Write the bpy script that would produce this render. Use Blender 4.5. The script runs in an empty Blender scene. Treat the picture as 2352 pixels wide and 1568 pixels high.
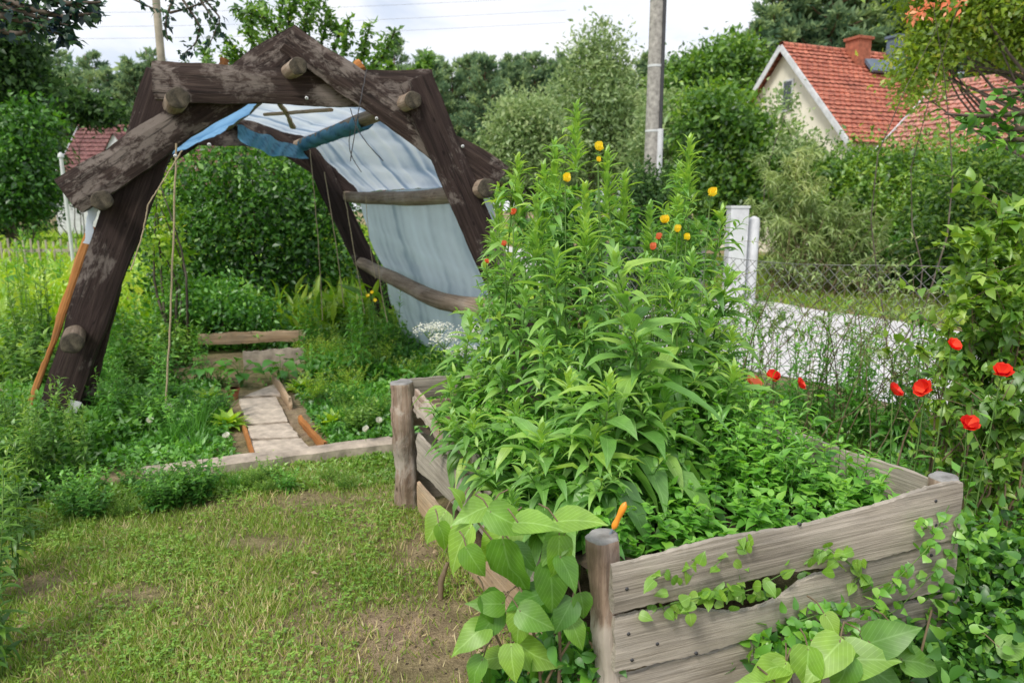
import bpy, math, random
import numpy as np
from mathutils import Vector, Matrix
rng = np.random.default_rng(7)
random.seed(7)
sc = bpy.context.scene
COL = sc.collection
R = math.radians
# ------------------------------------------------------------------ camera model (pixels of a 2352x1568 frame)
F, CX, CY, PITCH, HC = 1600.0, 1176.0, 784.0, R(10.76), 1.65
SP, CP = math.sin(PITCH), math.cos(PITCH)
def ray(px, py):
    a, b = (px-CX)/F, -(py-CY)/F
    return Vector((a, CP + b*SP, -SP + b*CP))
def at(px, py, Y):
    d = ray(px, py); return Vector((0, 0, HC)) + d*(Y/d.y)
def G(px, py, z=0.0):
    d = ray(px, py); return Vector((0, 0, HC)) + d*((z-HC)/d.z)
def onplane(px, py, O, n):
    d = ray(px, py); C = Vector((0, 0, HC)); return C + d*((O-C).dot(n)/d.dot(n))
cam_d = bpy.data.cameras.new('camera'); cam = bpy.data.objects.new('camera', cam_d); COL.objects.link(cam)
cam.location = (0, 0, HC); cam.rotation_euler = (R(90)-PITCH, 0, 0)
cam_d.sensor_width = 36; cam_d.lens = 36*F/2352; cam_d.clip_end = 2000; cam_d.clip_start = 0.05
cam_d.dof.use_dof = True; cam_d.dof.focus_distance = 2.5; cam_d.dof.aperture_fstop = 3.6
sc.camera = cam
# ------------------------------------------------------------------ tags
def tag(o, label=None, cat=None, group=None, kind=None):
    if label: o['label'] = label
    if cat: o['category'] = cat
    if group: o['group'] = group
    if kind: o['kind'] = kind
    return o
def thing(name, loc, label, cat, group=None):
    o = bpy.data.objects.new(name, None); COL.objects.link(o)
    o.location = loc; o.empty_display_size = 0.1
    return tag(o, label, cat, group)
def copy_tree(o, parent=None):
    c = o.copy(); COL.objects.link(c)
    if parent: c.parent = parent
    for ch in list(o.children): copy_tree(ch, c)
    return c
# ------------------------------------------------------------------ mesh accumulator
class Acc:
    def __init__(s): s.v = []; s.q = []; s.t = []; s.uv = []; s.n = 0
    def put(s, v, q, t, uv=None):
        v = np.asarray(v, float).reshape(-1, 3); q = np.asarray(q, int).reshape(-1, 4)
        s.v.append(v); s.q.append(q + s.n); s.n += len(v)
        s.t.append(np.broadcast_to(np.asarray(t, float), (len(v),)).copy()); s.uv.append(np.zeros((len(v), 2)) if uv is None else uv)
    def leaves(s, tm, P, D, N, L, W, t):
        P = np.atleast_2d(P); n = len(P)
        if n == 0: return
        V, Q = tm
        D = norm(D); N = norm(N - D*np.sum(N*D, 1, keepdims=True)); S = np.cross(D, N)
        L = np.broadcast_to(L, (n,)); W = np.broadcast_to(W, (n,)); t = np.broadcast_to(t, (n,))
        X = (P[:, None] + D[:, None]*(V[None, :, 0:1]*L[:, None, None]) + S[:, None]*(V[None, :, 1:2]*W[:, None, None])
             + N[:, None]*(V[None, :, 2:3]*L[:, None, None]))
        k = len(V)
        q = (Q[None] + (np.arange(n)*k)[:, None, None]).reshape(-1, 4)
        s.put(X.reshape(-1, 3), q, np.repeat(t, k), np.tile(np.stack([V[:, 0], V[:, 1]], 1), (n, 1)))
    def tube(s, path, rad, sides=6, t=0.5, cap=True):
        path = np.asarray(path, float); n = len(path)
        rad = np.broadcast_to(rad, (n,)).astype(float)
        T = np.gradient(path, axis=0); T = T/np.maximum(np.linalg.norm(T, axis=1, keepdims=True), 1e-9)
        ref = np.array([0., 0, 1]) if abs(T[0, 2]) < .9 else np.array([1., 0, 0])
        A = np.cross(T, ref); A /= np.linalg.norm(A, axis=1, keepdims=True)+1e-9; B = np.cross(T, A)
        an = np.linspace(0, 2*math.pi, sides, endpoint=False)
        X = path[:, None] + rad[:, None, None]*(A[:, None]*np.cos(an)[None, :, None] + B[:, None]*np.sin(an)[None, :, None])
        i = np.arange(n-1)[:, None]*sides; j = np.arange(sides)[None]; j2 = (j+1) % sides
        q = np.stack([i+j, i+j2, i+sides+j2, i+sides+j], -1).reshape(-1, 4)
        s.put(X.reshape(-1, 3), q, t)
    def box(s, c, h, t=.5, M=None):
        v = np.array([[x, y, z] for x in (-1, 1) for y in (-1, 1) for z in (-1, 1)], float)*np.array(h)
        if M is not None: v = v @ np.array(M).T
        v = v + np.array(c)
        s.put(v, [[0, 1, 3, 2], [4, 6, 7, 5], [0, 4, 5, 1], [2, 3, 7, 6], [0, 2, 6, 4], [1, 5, 7, 3]], t)
    def mesh(s, name, origin=(0, 0, 0), smooth=True):
        me = bpy.data.meshes.new(name)
        if not s.v: return me
        v = np.concatenate(s.v) - np.array(origin)[None]; q = np.concatenate(s.q); t = np.concatenate(s.t)
        me.vertices.add(len(v)); me.vertices.foreach_set('co', v.astype(np.float32).ravel())
        me.loops.add(q.size); me.loops.foreach_set('vertex_index', q.astype(np.int32).ravel())
        me.polygons.add(len(q)); me.polygons.foreach_set('loop_start', (np.arange(len(q))*4).astype(np.int32))
        me.update(calc_edges=True)
        me.polygons.foreach_set('use_smooth', np.full(len(q), smooth))
        a = me.attributes.new('tint', 'FLOAT', 'POINT'); a.data.foreach_set('value', t.astype(np.float32))
        b = me.attributes.new('leafuv', 'FLOAT2', 'POINT'); b.data.foreach_set('vector', np.concatenate(s.uv).astype(np.float32).ravel())
        me.update()
        return me
def norm(a): return a/np.maximum(np.linalg.norm(a, axis=-1, keepdims=True), 1e-9)
def rdir(n): return norm(rng.normal(size=(n, 3)))
def part(name, acc, mat, parent=None, smooth=True, origin=None):
    org = origin if origin is not None else (tuple(parent.location) if parent is not None else (0, 0, 0))
    me = acc.mesh(name, org, smooth) if isinstance(acc, Acc) else acc
    o = bpy.data.objects.new(name, me); COL.objects.link(o)
    if mat is not None: me.materials.clear(); me.materials.append(mat)
    if parent is not None: o.parent = parent
    return o
def solo(name, acc, mat, label=None, cat=None, group=None, kind=None, origin=(0, 0, 0), smooth=True):
    me = acc.mesh(name, origin, smooth); me.materials.append(mat)
    o = bpy.data.objects.new(name, me); o.location = origin; COL.objects.link(o)
    return tag(o, label, cat, group, kind)
# ------------------------------------------------------------------ leaf templates (u along, v across, w up)
def strip(us, hw, wc, we):
    V = []; Q = []
    for u, h, c, e in zip(us, hw, wc, we): V += [(u, -h, e), (u, 0, c), (u, h, e)]
    for i in range(len(us)-1):
        a = i*3; Q += [[a, a+1, a+4, a+3], [a+1, a+2, a+5, a+4]]
    return np.array(V, float), np.array(Q)
T_DIA = (np.array([(0, 0, 0), (.45, .5, .03), (1, 0, -.06), (.45, -.5, .03)], float), np.array([[0, 3, 2, 1]]))
T_FOLD = (np.array([(0, 0, 0), (.38, .5, .07), (.42, 0, 0), (.38, -.5, .07), (1, 0, -.14)], float), np.array([[0, 2, 4, 1], [0, 3, 4, 2]]))
T_LANCE = [strip([0, .14, .36, .62, .84, 1], [.04, .3, .5, .42, .2, .01], [0, .03, .05, .0-d, -.08-d*2, -.2-d*3], [0, .05, .10, .05-d, -.04-d*2, -.2-d*3]) for d in (0, .05, .12)]
T_HEART = [strip([-.10, -.02, .16, .38, .62, .84, 1.0], [.26, .42, .50, .47, .32, .13, .005], [.0, .0, .02, .02, -.02-d, -.08-d, -.18-2*d], [.03, .05, .08, .08, .02-d, -.06-d, -.18-2*d]) for d in (0, .06, .12)]
T_BLADE = strip([0, .5, 1], [.5, .4, .02], [0, .02, -.10], [0, .02, -.10])
T_BLADE = (T_BLADE[0][[0, 2, 3, 5, 6, 8]], np.array([[0, 1, 3, 2], [2, 3, 5, 4]]))
T_BLADE[0][2:4, 2] = .06; T_BLADE[0][4:, 2] = -.05
T_PETAL = strip([0, .35, .75, 1], [.08, .42, .5, .25], [0, .10, .30, .55], [0, .16, .38, .58])
# ------------------------------------------------------------------ materials
def nodes(name):
    m = bpy.data.materials.new(name); m.use_nodes = True; nt = m.node_tree; nt.nodes.clear()
    out = nt.nodes.new('ShaderNodeOutputMaterial'); return m, nt, out
def N(nt, t, **k):
    n = nt.nodes.new('ShaderNode'+t)
    for a, b in k.items():
        if a.startswith('i_'): n.inputs[a[2:].replace('_', ' ')].default_value = b
        else: setattr(n, a, b)
    return n
def ramp(nt, stops, interp='LINEAR'):
    r = nt.nodes.new('ShaderNodeValToRGB'); r.color_ramp.interpolation = interp
    e = r.color_ramp.elements
    while len(e) < len(stops): e.new(.5)
    for x, (p, c) in zip(e, stops): x.position = p; x.color = (*c, 1) if len(c) == 3 else c
    return r
def noise(nt, scale, detail=4, rough=.55, coord='Object', stretch=None, dist=0.0):
    tc = N(nt, 'TexCoord'); n = N(nt, 'TexNoise'); n.inputs['Scale'].default_value = scale
    n.inputs['Detail'].default_value = detail; n.inputs['Roughness'].default_value = rough; n.inputs['Distortion'].default_value = dist
    src = tc.outputs[coord]
    if stretch:
        mp = N(nt, 'Mapping'); mp.inputs['Scale'].default_value = stretch; nt.links.new(src, mp.inputs[0]); src = mp.outputs[0]
    nt.links.new(src, n.inputs['Vector']); return n
LM = {}
def leafmat(name, stops, trans=.35, gloss=.06, rough=.45, vein=0., k=(1.45, 1.34, 1.42)):
    stops = [(a, tuple(min(.95, x*y) for x, y in zip(c, k))) for a, c in stops]
    m, nt, out = nodes(name); L = nt.links.new
    at_ = N(nt, 'Attribute', attribute_name='tint')
    nz = noise(nt, 1.6, 2)
    ad = N(nt, 'Math', operation='MULTIPLY_ADD'); L(nz.outputs[0], ad.inputs[0]); ad.inputs[1].default_value = .5
    sb = N(nt, 'Math', operation='SUBTRACT'); L(at_.outputs['Fac'], sb.inputs[0]); sb.inputs[1].default_value = .25; L(sb.outputs[0], ad.inputs[2])
    r = ramp(nt, stops); L(ad.outputs[0], r.inputs[0])
    if vein:
        ua = N(nt, 'Attribute', attribute_name='leafuv'); sp_ = N(nt, 'SeparateXYZ'); L(ua.outputs['Vector'], sp_.inputs[0])
        ab = N(nt, 'Math', operation='ABSOLUTE'); L(sp_.outputs[1], ab.inputs[0])
        mr_ = ramp(nt, [(.0, (1, 1, 1)), (.035, (0, 0, 0))]); L(ab.outputs[0], mr_.inputs[0])
        c1 = N(nt, 'Math', operation='MULTIPLY_ADD'); L(ab.outputs[0], c1.inputs[0]); c1.inputs[1].default_value = -1.1; L(sp_.outputs[0], c1.inputs[2])
        c2 = N(nt, 'Math', operation='MULTIPLY'); L(c1.outputs[0], c2.inputs[0]); c2.inputs[1].default_value = 46.
        c3 = N(nt, 'Math', operation='SINE'); L(c2.outputs[0], c3.inputs[0]); vr_ = ramp(nt, [(.86, (0, 0, 0)), (1, (.6, .6, .6))]); L(c3.outputs[0], vr_.inputs[0])
        mxv = N(nt, 'Math', operation='MAXIMUM'); L(mr_.outputs[0], mxv.inputs[0]); L(vr_.outputs[0], mxv.inputs[1]); sc2 = N(nt, 'Math', operation='MULTIPLY'); L(mxv.outputs[0], sc2.inputs[0]); sc2.inputs[1].default_value = vein
        lv_ = N(nt, 'HueSaturation'); lv_.inputs['Value'].default_value = 1.6; lv_.inputs['Saturation'].default_value = .8; L(r.outputs[0], lv_.inputs['Color'])
        mv = N(nt, 'MixRGB'); L(sc2.outputs[0], mv.inputs[0]); L(r.outputs[0], mv.inputs[1]); L(lv_.outputs[0], mv.inputs[2]); nb2 = noise(nt, 18, 4); rb2 = ramp(nt, [(.3, (.75, .75, .72)), (.7, (1.15, 1.12, 1.0))]); L(nb2.outputs[0], rb2.inputs[0])
        mm_ = N(nt, 'MixRGB', blend_type='MULTIPLY'); mm_.inputs[0].default_value = 1; L(mv.outputs[0], mm_.inputs[1]); L(rb2.outputs[0], mm_.inputs[2]); r = mm_
    d = N(nt, 'BsdfDiffuse'); L(r.outputs[0], d.inputs[0])
    tr = N(nt, 'BsdfTranslucent'); hs = N(nt, 'HueSaturation'); hs.inputs['Hue'].default_value = .485; hs.inputs['Saturation'].default_value = 1.1; hs.inputs['Value'].default_value = 1.5
    L(r.outputs[0], hs.inputs['Color']); L(hs.outputs[0], tr.inputs[0])
    mx = N(nt, 'MixShader'); mx.inputs[0].default_value = trans; L(d.outputs[0], mx.inputs[1]); L(tr.outputs[0], mx.inputs[2])
    g = N(nt, 'BsdfGlossy'); g.inputs['Roughness'].default_value = rough; g.inputs[0].default_value = (1, 1, 1, 1)
    m2 = N(nt, 'MixShader'); m2.inputs[0].default_value = gloss; L(mx.outputs[0], m2.inputs[1]); L(g.outputs[0], m2.inputs[2])
    L(m2.outputs[0], out.inputs[0]); return m
def g3(*a): return [(i/(len(a)-1), c) for i, c in enumerate(a)]
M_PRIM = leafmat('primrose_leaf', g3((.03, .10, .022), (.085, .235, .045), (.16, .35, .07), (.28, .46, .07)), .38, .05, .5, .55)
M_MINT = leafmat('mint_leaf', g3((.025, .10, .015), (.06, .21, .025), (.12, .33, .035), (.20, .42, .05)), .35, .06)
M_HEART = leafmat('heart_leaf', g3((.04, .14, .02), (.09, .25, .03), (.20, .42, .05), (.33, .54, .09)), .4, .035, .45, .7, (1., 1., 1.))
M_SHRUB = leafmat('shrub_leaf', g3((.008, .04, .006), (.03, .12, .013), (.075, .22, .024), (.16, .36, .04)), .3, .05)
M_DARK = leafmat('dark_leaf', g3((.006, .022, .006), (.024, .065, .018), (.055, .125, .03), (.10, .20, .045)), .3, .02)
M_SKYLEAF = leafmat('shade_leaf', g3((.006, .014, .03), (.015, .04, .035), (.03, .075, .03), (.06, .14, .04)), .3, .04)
M_PINE = leafmat('pine_needles', g3((.012, .038, .018), (.025, .072, .030), (.05, .12, .045), (.08, .17, .05)), .35, .0, k=(5.4, 3.2, 4.4))  # k pales the needle stops, painting distance haze into the colour
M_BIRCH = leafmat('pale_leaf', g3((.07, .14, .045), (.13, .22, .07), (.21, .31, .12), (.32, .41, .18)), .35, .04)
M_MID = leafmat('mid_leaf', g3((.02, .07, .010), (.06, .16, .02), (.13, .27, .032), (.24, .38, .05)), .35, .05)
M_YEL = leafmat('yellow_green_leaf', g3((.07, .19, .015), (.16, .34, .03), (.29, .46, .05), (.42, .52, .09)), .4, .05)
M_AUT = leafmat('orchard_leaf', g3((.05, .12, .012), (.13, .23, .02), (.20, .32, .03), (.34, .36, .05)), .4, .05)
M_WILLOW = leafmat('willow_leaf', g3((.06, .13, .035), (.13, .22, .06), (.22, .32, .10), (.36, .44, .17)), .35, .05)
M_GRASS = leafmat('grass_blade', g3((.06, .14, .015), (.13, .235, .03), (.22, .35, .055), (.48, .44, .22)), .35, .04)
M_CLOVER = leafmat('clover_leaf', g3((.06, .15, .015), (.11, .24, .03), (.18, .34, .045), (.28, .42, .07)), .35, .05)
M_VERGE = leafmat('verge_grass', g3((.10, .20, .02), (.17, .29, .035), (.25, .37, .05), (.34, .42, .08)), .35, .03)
def barkmat(name, a, b, c, sc_=9, stretch=(1, 1, .25), bump=.5):
    m, nt, out = nodes(name); L = nt.links.new
    n = noise(nt, sc_, 6, .65, stretch=stretch, dist=.4); r = ramp(nt, [(.28, a), (.5, b), (.72, c)]); L(n.outputs[0], r.inputs[0])
    p = N(nt, 'BsdfPrincipled'); p.inputs['Roughness'].default_value = .85; L(r.outputs[0], p.inputs['Base Color'])
    bp = N(nt, 'Bump'); bp.inputs['Strength'].default_value = bump; bp.inputs['Distance'].default_value = .02; L(n.outputs[0], bp.inputs['Height']); L(bp.outputs[0], p.inputs['Normal'])
    L(p.outputs[0], out.inputs[0]); return m
M_BARK = barkmat('bark', (.03, .024, .018), (.09, .07, .05), (.18, .15, .12))
M_PBARK = barkmat('pine_bark', (.10, .05, .03), (.20, .11, .07), (.30, .19, .13))
M_STEM = barkmat('green_stem', (.06, .13, .03), (.11, .22, .045), (.20, .27, .07), 30, bump=.1)
M_RSTEM = barkmat('woody_stem', (.09, .06, .035), (.17, .12, .07), (.25, .2, .12), 30, bump=.1)
def woodmat(name, dark, mid, light, patch, patch_amt, grain=22., bump=.6, knots=True, crack=.0, pst=(.7, 1.2, 1.2), psc=5.5, pofs=0.):
    """weathered timber, grain runs along local X"""
    m, nt, out = nodes(name); L = nt.links.new
    oi = N(nt, 'ObjectInfo'); tc = N(nt, 'TexCoord')
    add = N(nt, 'VectorMath', operation='ADD'); sx = N(nt, 'CombineXYZ')
    ml = N(nt, 'Math', operation='MULTIPLY'); L(oi.outputs['Random'], ml.inputs[0]); ml.inputs[1].default_value = 37.
    L(ml.outputs[0], sx.inputs[0]); L(ml.outputs[0], sx.inputs[2]); L(tc.outputs['Object'], add.inputs[0]); L(sx.outputs[0], add.inputs[1])
    def nz(scale, st, det=5, dist=0., rough=.6):
        mp = N(nt, 'Mapping'); mp.inputs['Scale'].default_value = st; L(add.outputs[0], mp.inputs[0])
        n = N(nt, 'TexNoise'); n.inputs['Scale'].default_value = scale; n.inputs['Detail'].default_value = det
        n.inputs['Roughness'].default_value = rough; n.inputs['Distortion'].default_value = dist
        L(mp.outputs[0], n.inputs['Vector']); return n
    a = nz(grain, (.045, 1, 1), 6, 1.2, .65)
    r = ramp(nt, [(.25, dark), (.48, mid), (.75, light)]); L(a.outputs[0], r.inputs[0])
    fine = nz(grain*5, (.03, 1, 1), 4, .3, .7)
    fr = ramp(nt, [(.3, (.55, .55, .55)), (.6, (1.1, 1.1, 1.1))]); L(fine.outputs[0], fr.inputs[0])
    m1 = N(nt, 'MixRGB', blend_type='MULTIPLY'); m1.inputs[0].default_value = .75; L(r.outputs[0], m1.inputs[1]); L(fr.outputs[0], m1.inputs[2])
    pt = nz(psc, pst, 12, .8, .82)
    pr = ramp(nt, [(.52, (0, 0, 0)), (.64, (1, 1, 1))])
    pbig = nz(2.6, (.8, 1, 1), 4, .4); pa = N(nt, 'Math', operation='MULTIPLY_ADD'); L(pbig.outputs[0], pa.inputs[0]); pa.inputs[1].default_value = 1.5; pa.inputs[2].default_value = -.75+pofs
    pb_n = N(nt, 'Math', operation='ADD'); L(pt.outputs[0], pb_n.inputs[0]); L(pa.outputs[0], pb_n.inputs[1]); L(pb_n.outputs[0], pr.inputs[0])
    pf = N(nt, 'Math', operation='MULTIPLY'); L(pr.outputs[0], pf.inputs[0]); pf.inputs[1].default_value = patch_amt
    m2 = N(nt, 'MixRGB'); L(pf.outputs[0], m2.inputs[0]); L(m1.outputs[0], m2.inputs[1]); m2.inputs[2].default_value = (*patch, 1)
    big = nz(1.6, (1, 1, 1), 3); br = ramp(nt, [(.3, (.6, .58, .56)), (.7, (1.25, 1.22, 1.2))]); L(big.outputs[0], br.inputs[0])
    m3 = N(nt, 'MixRGB', blend_type='MULTIPLY'); m3.inputs[0].default_value = .8; L(m2.outputs[0], m3.inputs[1]); L(br.outputs[0], m3.inputs[2])
    col = m3
    if knots:
        mp = N(nt, 'Mapping'); mp.inputs['Scale'].default_value = (2.2, 5, 5); L(add.outputs[0], mp.inputs[0])
        vo = N(nt, 'TexVoronoi'); vo.inputs['Scale'].default_value = 1.5; L(mp.outputs[0], vo.inputs['Vector'])
        kr = ramp(nt, [(.035, (.12, .09, .07)), (.09, (1, 1, 1))]); L(vo.outputs['Distance'], kr.inputs[0])
        m4 = N(nt, 'MixRGB', blend_type='MULTIPLY'); m4.inputs[0].default_value = .8; L(m3.outputs[0], m4.inputs[1]); L(kr.outputs[0], m4.inputs[2]); col = m4
    if crack:
        ck = nz(grain*.42, (.035, 1, 1), 3, .5, .5); kr2 = ramp(nt, [(.488, (1, 1, 1)), (.5, (.12, .11, .10)), (.512, (1, 1, 1))]); L(ck.outputs[0], kr2.inputs[0])
        m5 = N(nt, 'MixRGB', blend_type='MULTIPLY'); m5.inputs[0].default_value = crack; L(col.outputs[0], m5.inputs[1]); L(kr2.outputs[0], m5.inputs[2]); col = m5
    p = N(nt, 'BsdfPrincipled'); p.inputs['Roughness'].default_value = .8; p.inputs['Specular IOR Level'].default_value = .25
    L(col.outputs[0], p.inputs['Base Color'])
    s1 = N(nt, 'Math', operation='ADD'); L(a.outputs[0], s1.inputs[0]); L(fine.outputs[0], s1.inputs[1])
    bp = N(nt, 'Bump'); bp.inputs['Strength'].default_value = bump; bp.inputs['Distance'].default_value = .006; L(s1.outputs[0], bp.inputs['Height']); L(bp.outputs[0], p.inputs['Normal'])
    L(p.outputs[0], out.inputs[0]); return m
M_BEAM = woodmat('dark_stained_beam', (.012, .008, .007), (.040, .026, .022), (.10, .074, .062), (.27, .235, .21), .66, grain=30, pst=(.55, 1.2, 1.2), psc=26., crack=.8, pofs=.03)
M_LEG = woodmat('dark_stained_leg', (.010, .006, .005), (.032, .020, .018), (.075, .054, .046), (.24, .21, .19), .55, grain=30, pst=(.45, 1.2, 1.2), psc=22., crack=.8, pofs=-.06)
M_LOG = woodmat('weathered_log', (.10, .075, .05), (.28, .215, .16), (.47, .39, .31), (.48, .43, .37), .3)
M_DLOG = woodmat('dark_log', (.06, .045, .03), (.17, .13, .095), (.32, .26, .20), (.24, .25, .17), .5)
M_PLANK = woodmat('grey_plank', (.25, .22, .185), (.39, .35, .295), (.52, .475, .415), (.27, .25, .22), .4, 26, crack=.3)
M_POST = woodmat('bark_post', (.11, .07, .05), (.34, .25, .19), (.56, .48, .41), (.58, .53, .47), .75, 14, 1.0)
M_BATTEN = woodmat('orange_batten', (.30, .11, .03), (.48, .20, .06), (.6, .3, .11), (.3, .2, .12), .3)
M_TIMBER = woodmat('old_board', (.30, .20, .12), (.50, .36, .23), (.62, .48, .34), (.3, .26, .2), .4)
M_END, _nt, _o = nodes('log_end')
_tc = N(_nt, 'TexCoord'); _mp = N(_nt, 'Mapping'); _mp.inputs['Scale'].default_value = (0, 1, 1); _nt.links.new(_tc.outputs['Object'], _mp.inputs[0])
_w = N(_nt, 'TexWave', wave_type='RINGS', rings_direction='SPHERICAL'); _w.inputs['Scale'].default_value = 36; _w.inputs['Distortion'].default_value = 2.5; _w.inputs['Detail'].default_value = 3; _nt.links.new(_mp.outputs[0], _w.inputs['Vector'])
_r = ramp(_nt, [(0, (.05, .04, .028)), (1, (.15, .125, .09))]); _nt.links.new(_w.outputs[0], _r.inputs[0]); _n = noise(_nt, 16, 6, .7); _r2 = ramp(_nt, [(.4, (.35, .35, .33)), (.62, (1.2, 1.2, 1.15))]); _nt.links.new(_n.outputs[0], _r2.inputs[0])
_m = N(_nt, 'MixRGB', blend_type='MULTIPLY'); _m.inputs[0].default_value = 1; _nt.links.new(_r.outputs[0], _m.inputs[1]); _nt.links.new(_r2.outputs[0], _m.inputs[2])
_p = N(_nt, 'BsdfPrincipled'); _p.inputs['Roughness'].default_value = .9; _nt.links.new(_m.outputs[0], _p.inputs['Base Color']); _nt.links.new(_p.outputs[0], _o.inputs[0])
M_PEND = barkmat('post_end', (.14, .13, .12), (.27, .26, .25), (.38, .37, .36), 14, (1, 1, 1), .3)
def flat(name, c, rough=.6, var=.25, sc_=12., bump=.2, spec=.4, emit=None):
    m, nt, out = nodes(name); L = nt.links.new
    n = noise(nt, sc_, 5, .6)
    lo = tuple(x*(1-var) for x in c); hi = tuple(min(1, x*(1+var)) for x in c)
    r = ramp(nt, [(.3, lo), (.7, hi)]); L(n.outputs[0], r.inputs[0])
    p = N(nt, 'BsdfPrincipled'); p.inputs['Roughness'].default_value = rough; p.inputs['Specular IOR Level'].default_value = spec
    L(r.outputs[0], p.inputs['Base Color'])
    bp = N(nt, 'Bump'); bp.inputs['Strength'].default_value = bump; bp.inputs['Distance'].default_value = .01; L(n.outputs[0], bp.inputs['Height']); L(bp.outputs[0], p.inputs['Normal'])
    L(p.outputs[0], out.inputs[0]); return m
M_CONC = flat('concrete', (.40, .335, .27), .9, .45, 9, .5)
M_SLAB = flat('paving_slab', (.50, .42, .34), .9, .35, 12, .5)
M_POLE = flat('concrete_pole', (.36, .34, .31), .9, .4, 14, .5)
M_WPOLE = flat('pale_wood_pole', (.36, .32, .25), .85, .25, 9, .2)
M_PIPE = flat('white_pipe', (.62, .64, .64), .5, .08, 6, .05)
M_DPIPE = flat('dark_strip', (.05, .05, .055), .5, .2)
M_WHITE = flat('white_paint', (.64, .65, .67), .7, .2, 5, .15)
M_CREAM = flat('cream_render', (.80, .75, .62), .9, .12, 1.5, .2)
M_BRICK = flat('brick', (.36, .12, .07), .9, .35, 8, .4)
M_FLASH = flat('lead_flashing', (.12, .16, .21), .5, .3, 4, .1)
M_GLASS = flat('window_glass', (.05, .06, .07), .15, .1, 3, 0, .6)
M_WIRE = flat('galvanised_wire', (.20, .20, .19), .6, .25, 8, .1)
M_SOIL = flat('soil', (.07, .05, .035), 1, .6, 18, 1.)
M_TWINE = flat('twine', (.42, .34, .22), .9, .25, 60, .3)
M_TERRA = flat('terracotta', (.38, .13, .07), .8, .2)
M_ORANGE = flat('orange_handle', (.85, .30, .03), .38, .2, 30, .05)
M_STEEL = flat('steel_blade', (.2, .24, .28), .35, .2)
M_RED = leafmat('red_petal', g3((.45, .015, .01), (.76, .045, .02), (.86, .10, .04), (.88, .14, .06)), .25, .02, k=(1, 1, 1))
M_YPET = leafmat('yellow_petal', g3((.88, .60, .04), (.92, .74, .06), (.92, .80, .12), (.92, .66, .10)), .25, .02, k=(1, 1, 1))
M_WPET = leafmat('white_petal', g3((.55, .56, .42), (.72, .72, .62), (.82, .82, .76), (.88, .88, .84)), .3, .02, k=(1, 1, 1))
M_SAL = leafmat('salmon_petal', g3((.7, .2, .08), (.8, .25, .12), (.85, .36, .18), (.85, .45, .25)), .3, .02, k=(1, 1, 1))
def roofmat(name, c, rows=.0):
    m, nt, out = nodes(name); L = nt.links.new
    tc = N(nt, 'TexCoord'); mp = N(nt, 'Mapping'); mp.inputs['Scale'].default_value = (1, 1, 1); L(tc.outputs['Object'], mp.inputs[0])
    b = N(nt, 'TexBrick'); b.inputs['Scale'].default_value = 1; b.inputs['Brick Width'].default_value = .24; b.inputs['Row Height'].default_value = .20
    b.inputs['Mortar Size'].default_value = .02; b.inputs['Color1'].default_value = (*c, 1); b.inputs['Color2'].default_value = (c[0]*.75, c[1]*.65, c[2]*.7, 1)
    b.inputs['Mortar'].default_value = (c[0]*.4, c[1]*.4, c[2]*.4, 1); L(mp.outputs[0], b.inputs['Vector'])
    n = noise(nt, 1.2, 6, .7); r = ramp(nt, [(.3, (.55, .5, .5)), (.62, (1.1, 1.08, 1.05))]); L(n.outputs[0], r.inputs[0])
    mx = N(nt, 'MixRGB', blend_type='MULTIPLY'); mx.inputs[0].default_value = .85; L(b.outputs[0], mx.inputs[1]); L(r.outputs[0], mx.inputs[2])
    p = N(nt, 'BsdfPrincipled'); p.inputs['Roughness'].default_value = .8; L(mx.outputs[0], p.inputs['Base Color']); L(p.outputs[0], out.inputs[0]); return m
M_ROOF = roofmat('red_tiles', (.60, .215, .135)); M_ROOF2 = roofmat('pink_tiles', (.66, .33, .25)); M_ROOF3 = roofmat('brown_tiles', (.26, .12, .11))
def filmmat(name, c, dark_tone, trans=.45, gloss=.12, scale=7.):
    m, nt, out = nodes(name); L = nt.links.new
    at_ = N(nt, 'Attribute', attribute_name='tint')
    r = ramp(nt, [(0, dark_tone), (.45, c), (1, tuple(min(1, x*1.25) for x in c))])  # low tint picks the darker tone that draws wrinkles and stripes
    n = noise(nt, scale, 6, .65); ad = N(nt, 'Math', operation='MULTIPLY_ADD'); L(n.outputs[0], ad.inputs[0]); ad.inputs[1].default_value = .45
    sb = N(nt, 'Math', operation='SUBTRACT'); L(at_.outputs['Fac'], sb.inputs[0]); sb.inputs[1].default_value = .22; L(sb.outputs[0], ad.inputs[2]); L(ad.outputs[0], r.inputs[0])
    d = N(nt, 'BsdfDiffuse'); t = N(nt, 'BsdfTranslucent'); L(r.outputs[0], d.inputs[0]); L(r.outputs[0], t.inputs[0])
    mx = N(nt, 'MixShader'); mx.inputs[0].default_value = trans; L(d.outputs[0], mx.inputs[1]); L(t.outputs[0], mx.inputs[2])
    g = N(nt, 'BsdfGlossy'); g.inputs['Roughness'].default_value = .35; m2 = N(nt, 'MixShader'); m2.inputs[0].default_value = gloss
    L(mx.outputs[0], m2.inputs[1]); L(g.outputs[0], m2.inputs[2]); L(m2.outputs[0], out.inputs[0]); return m
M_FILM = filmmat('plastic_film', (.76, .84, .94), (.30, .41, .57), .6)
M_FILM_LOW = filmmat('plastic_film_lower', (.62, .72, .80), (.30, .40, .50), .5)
M_TARP = filmmat('blue_tarp', (.26, .50, .80), (.12, .30, .58), .6)
M_NET = filmmat('teal_net', (.14, .36, .52), (.03, .10, .20), .4, .05)
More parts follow.
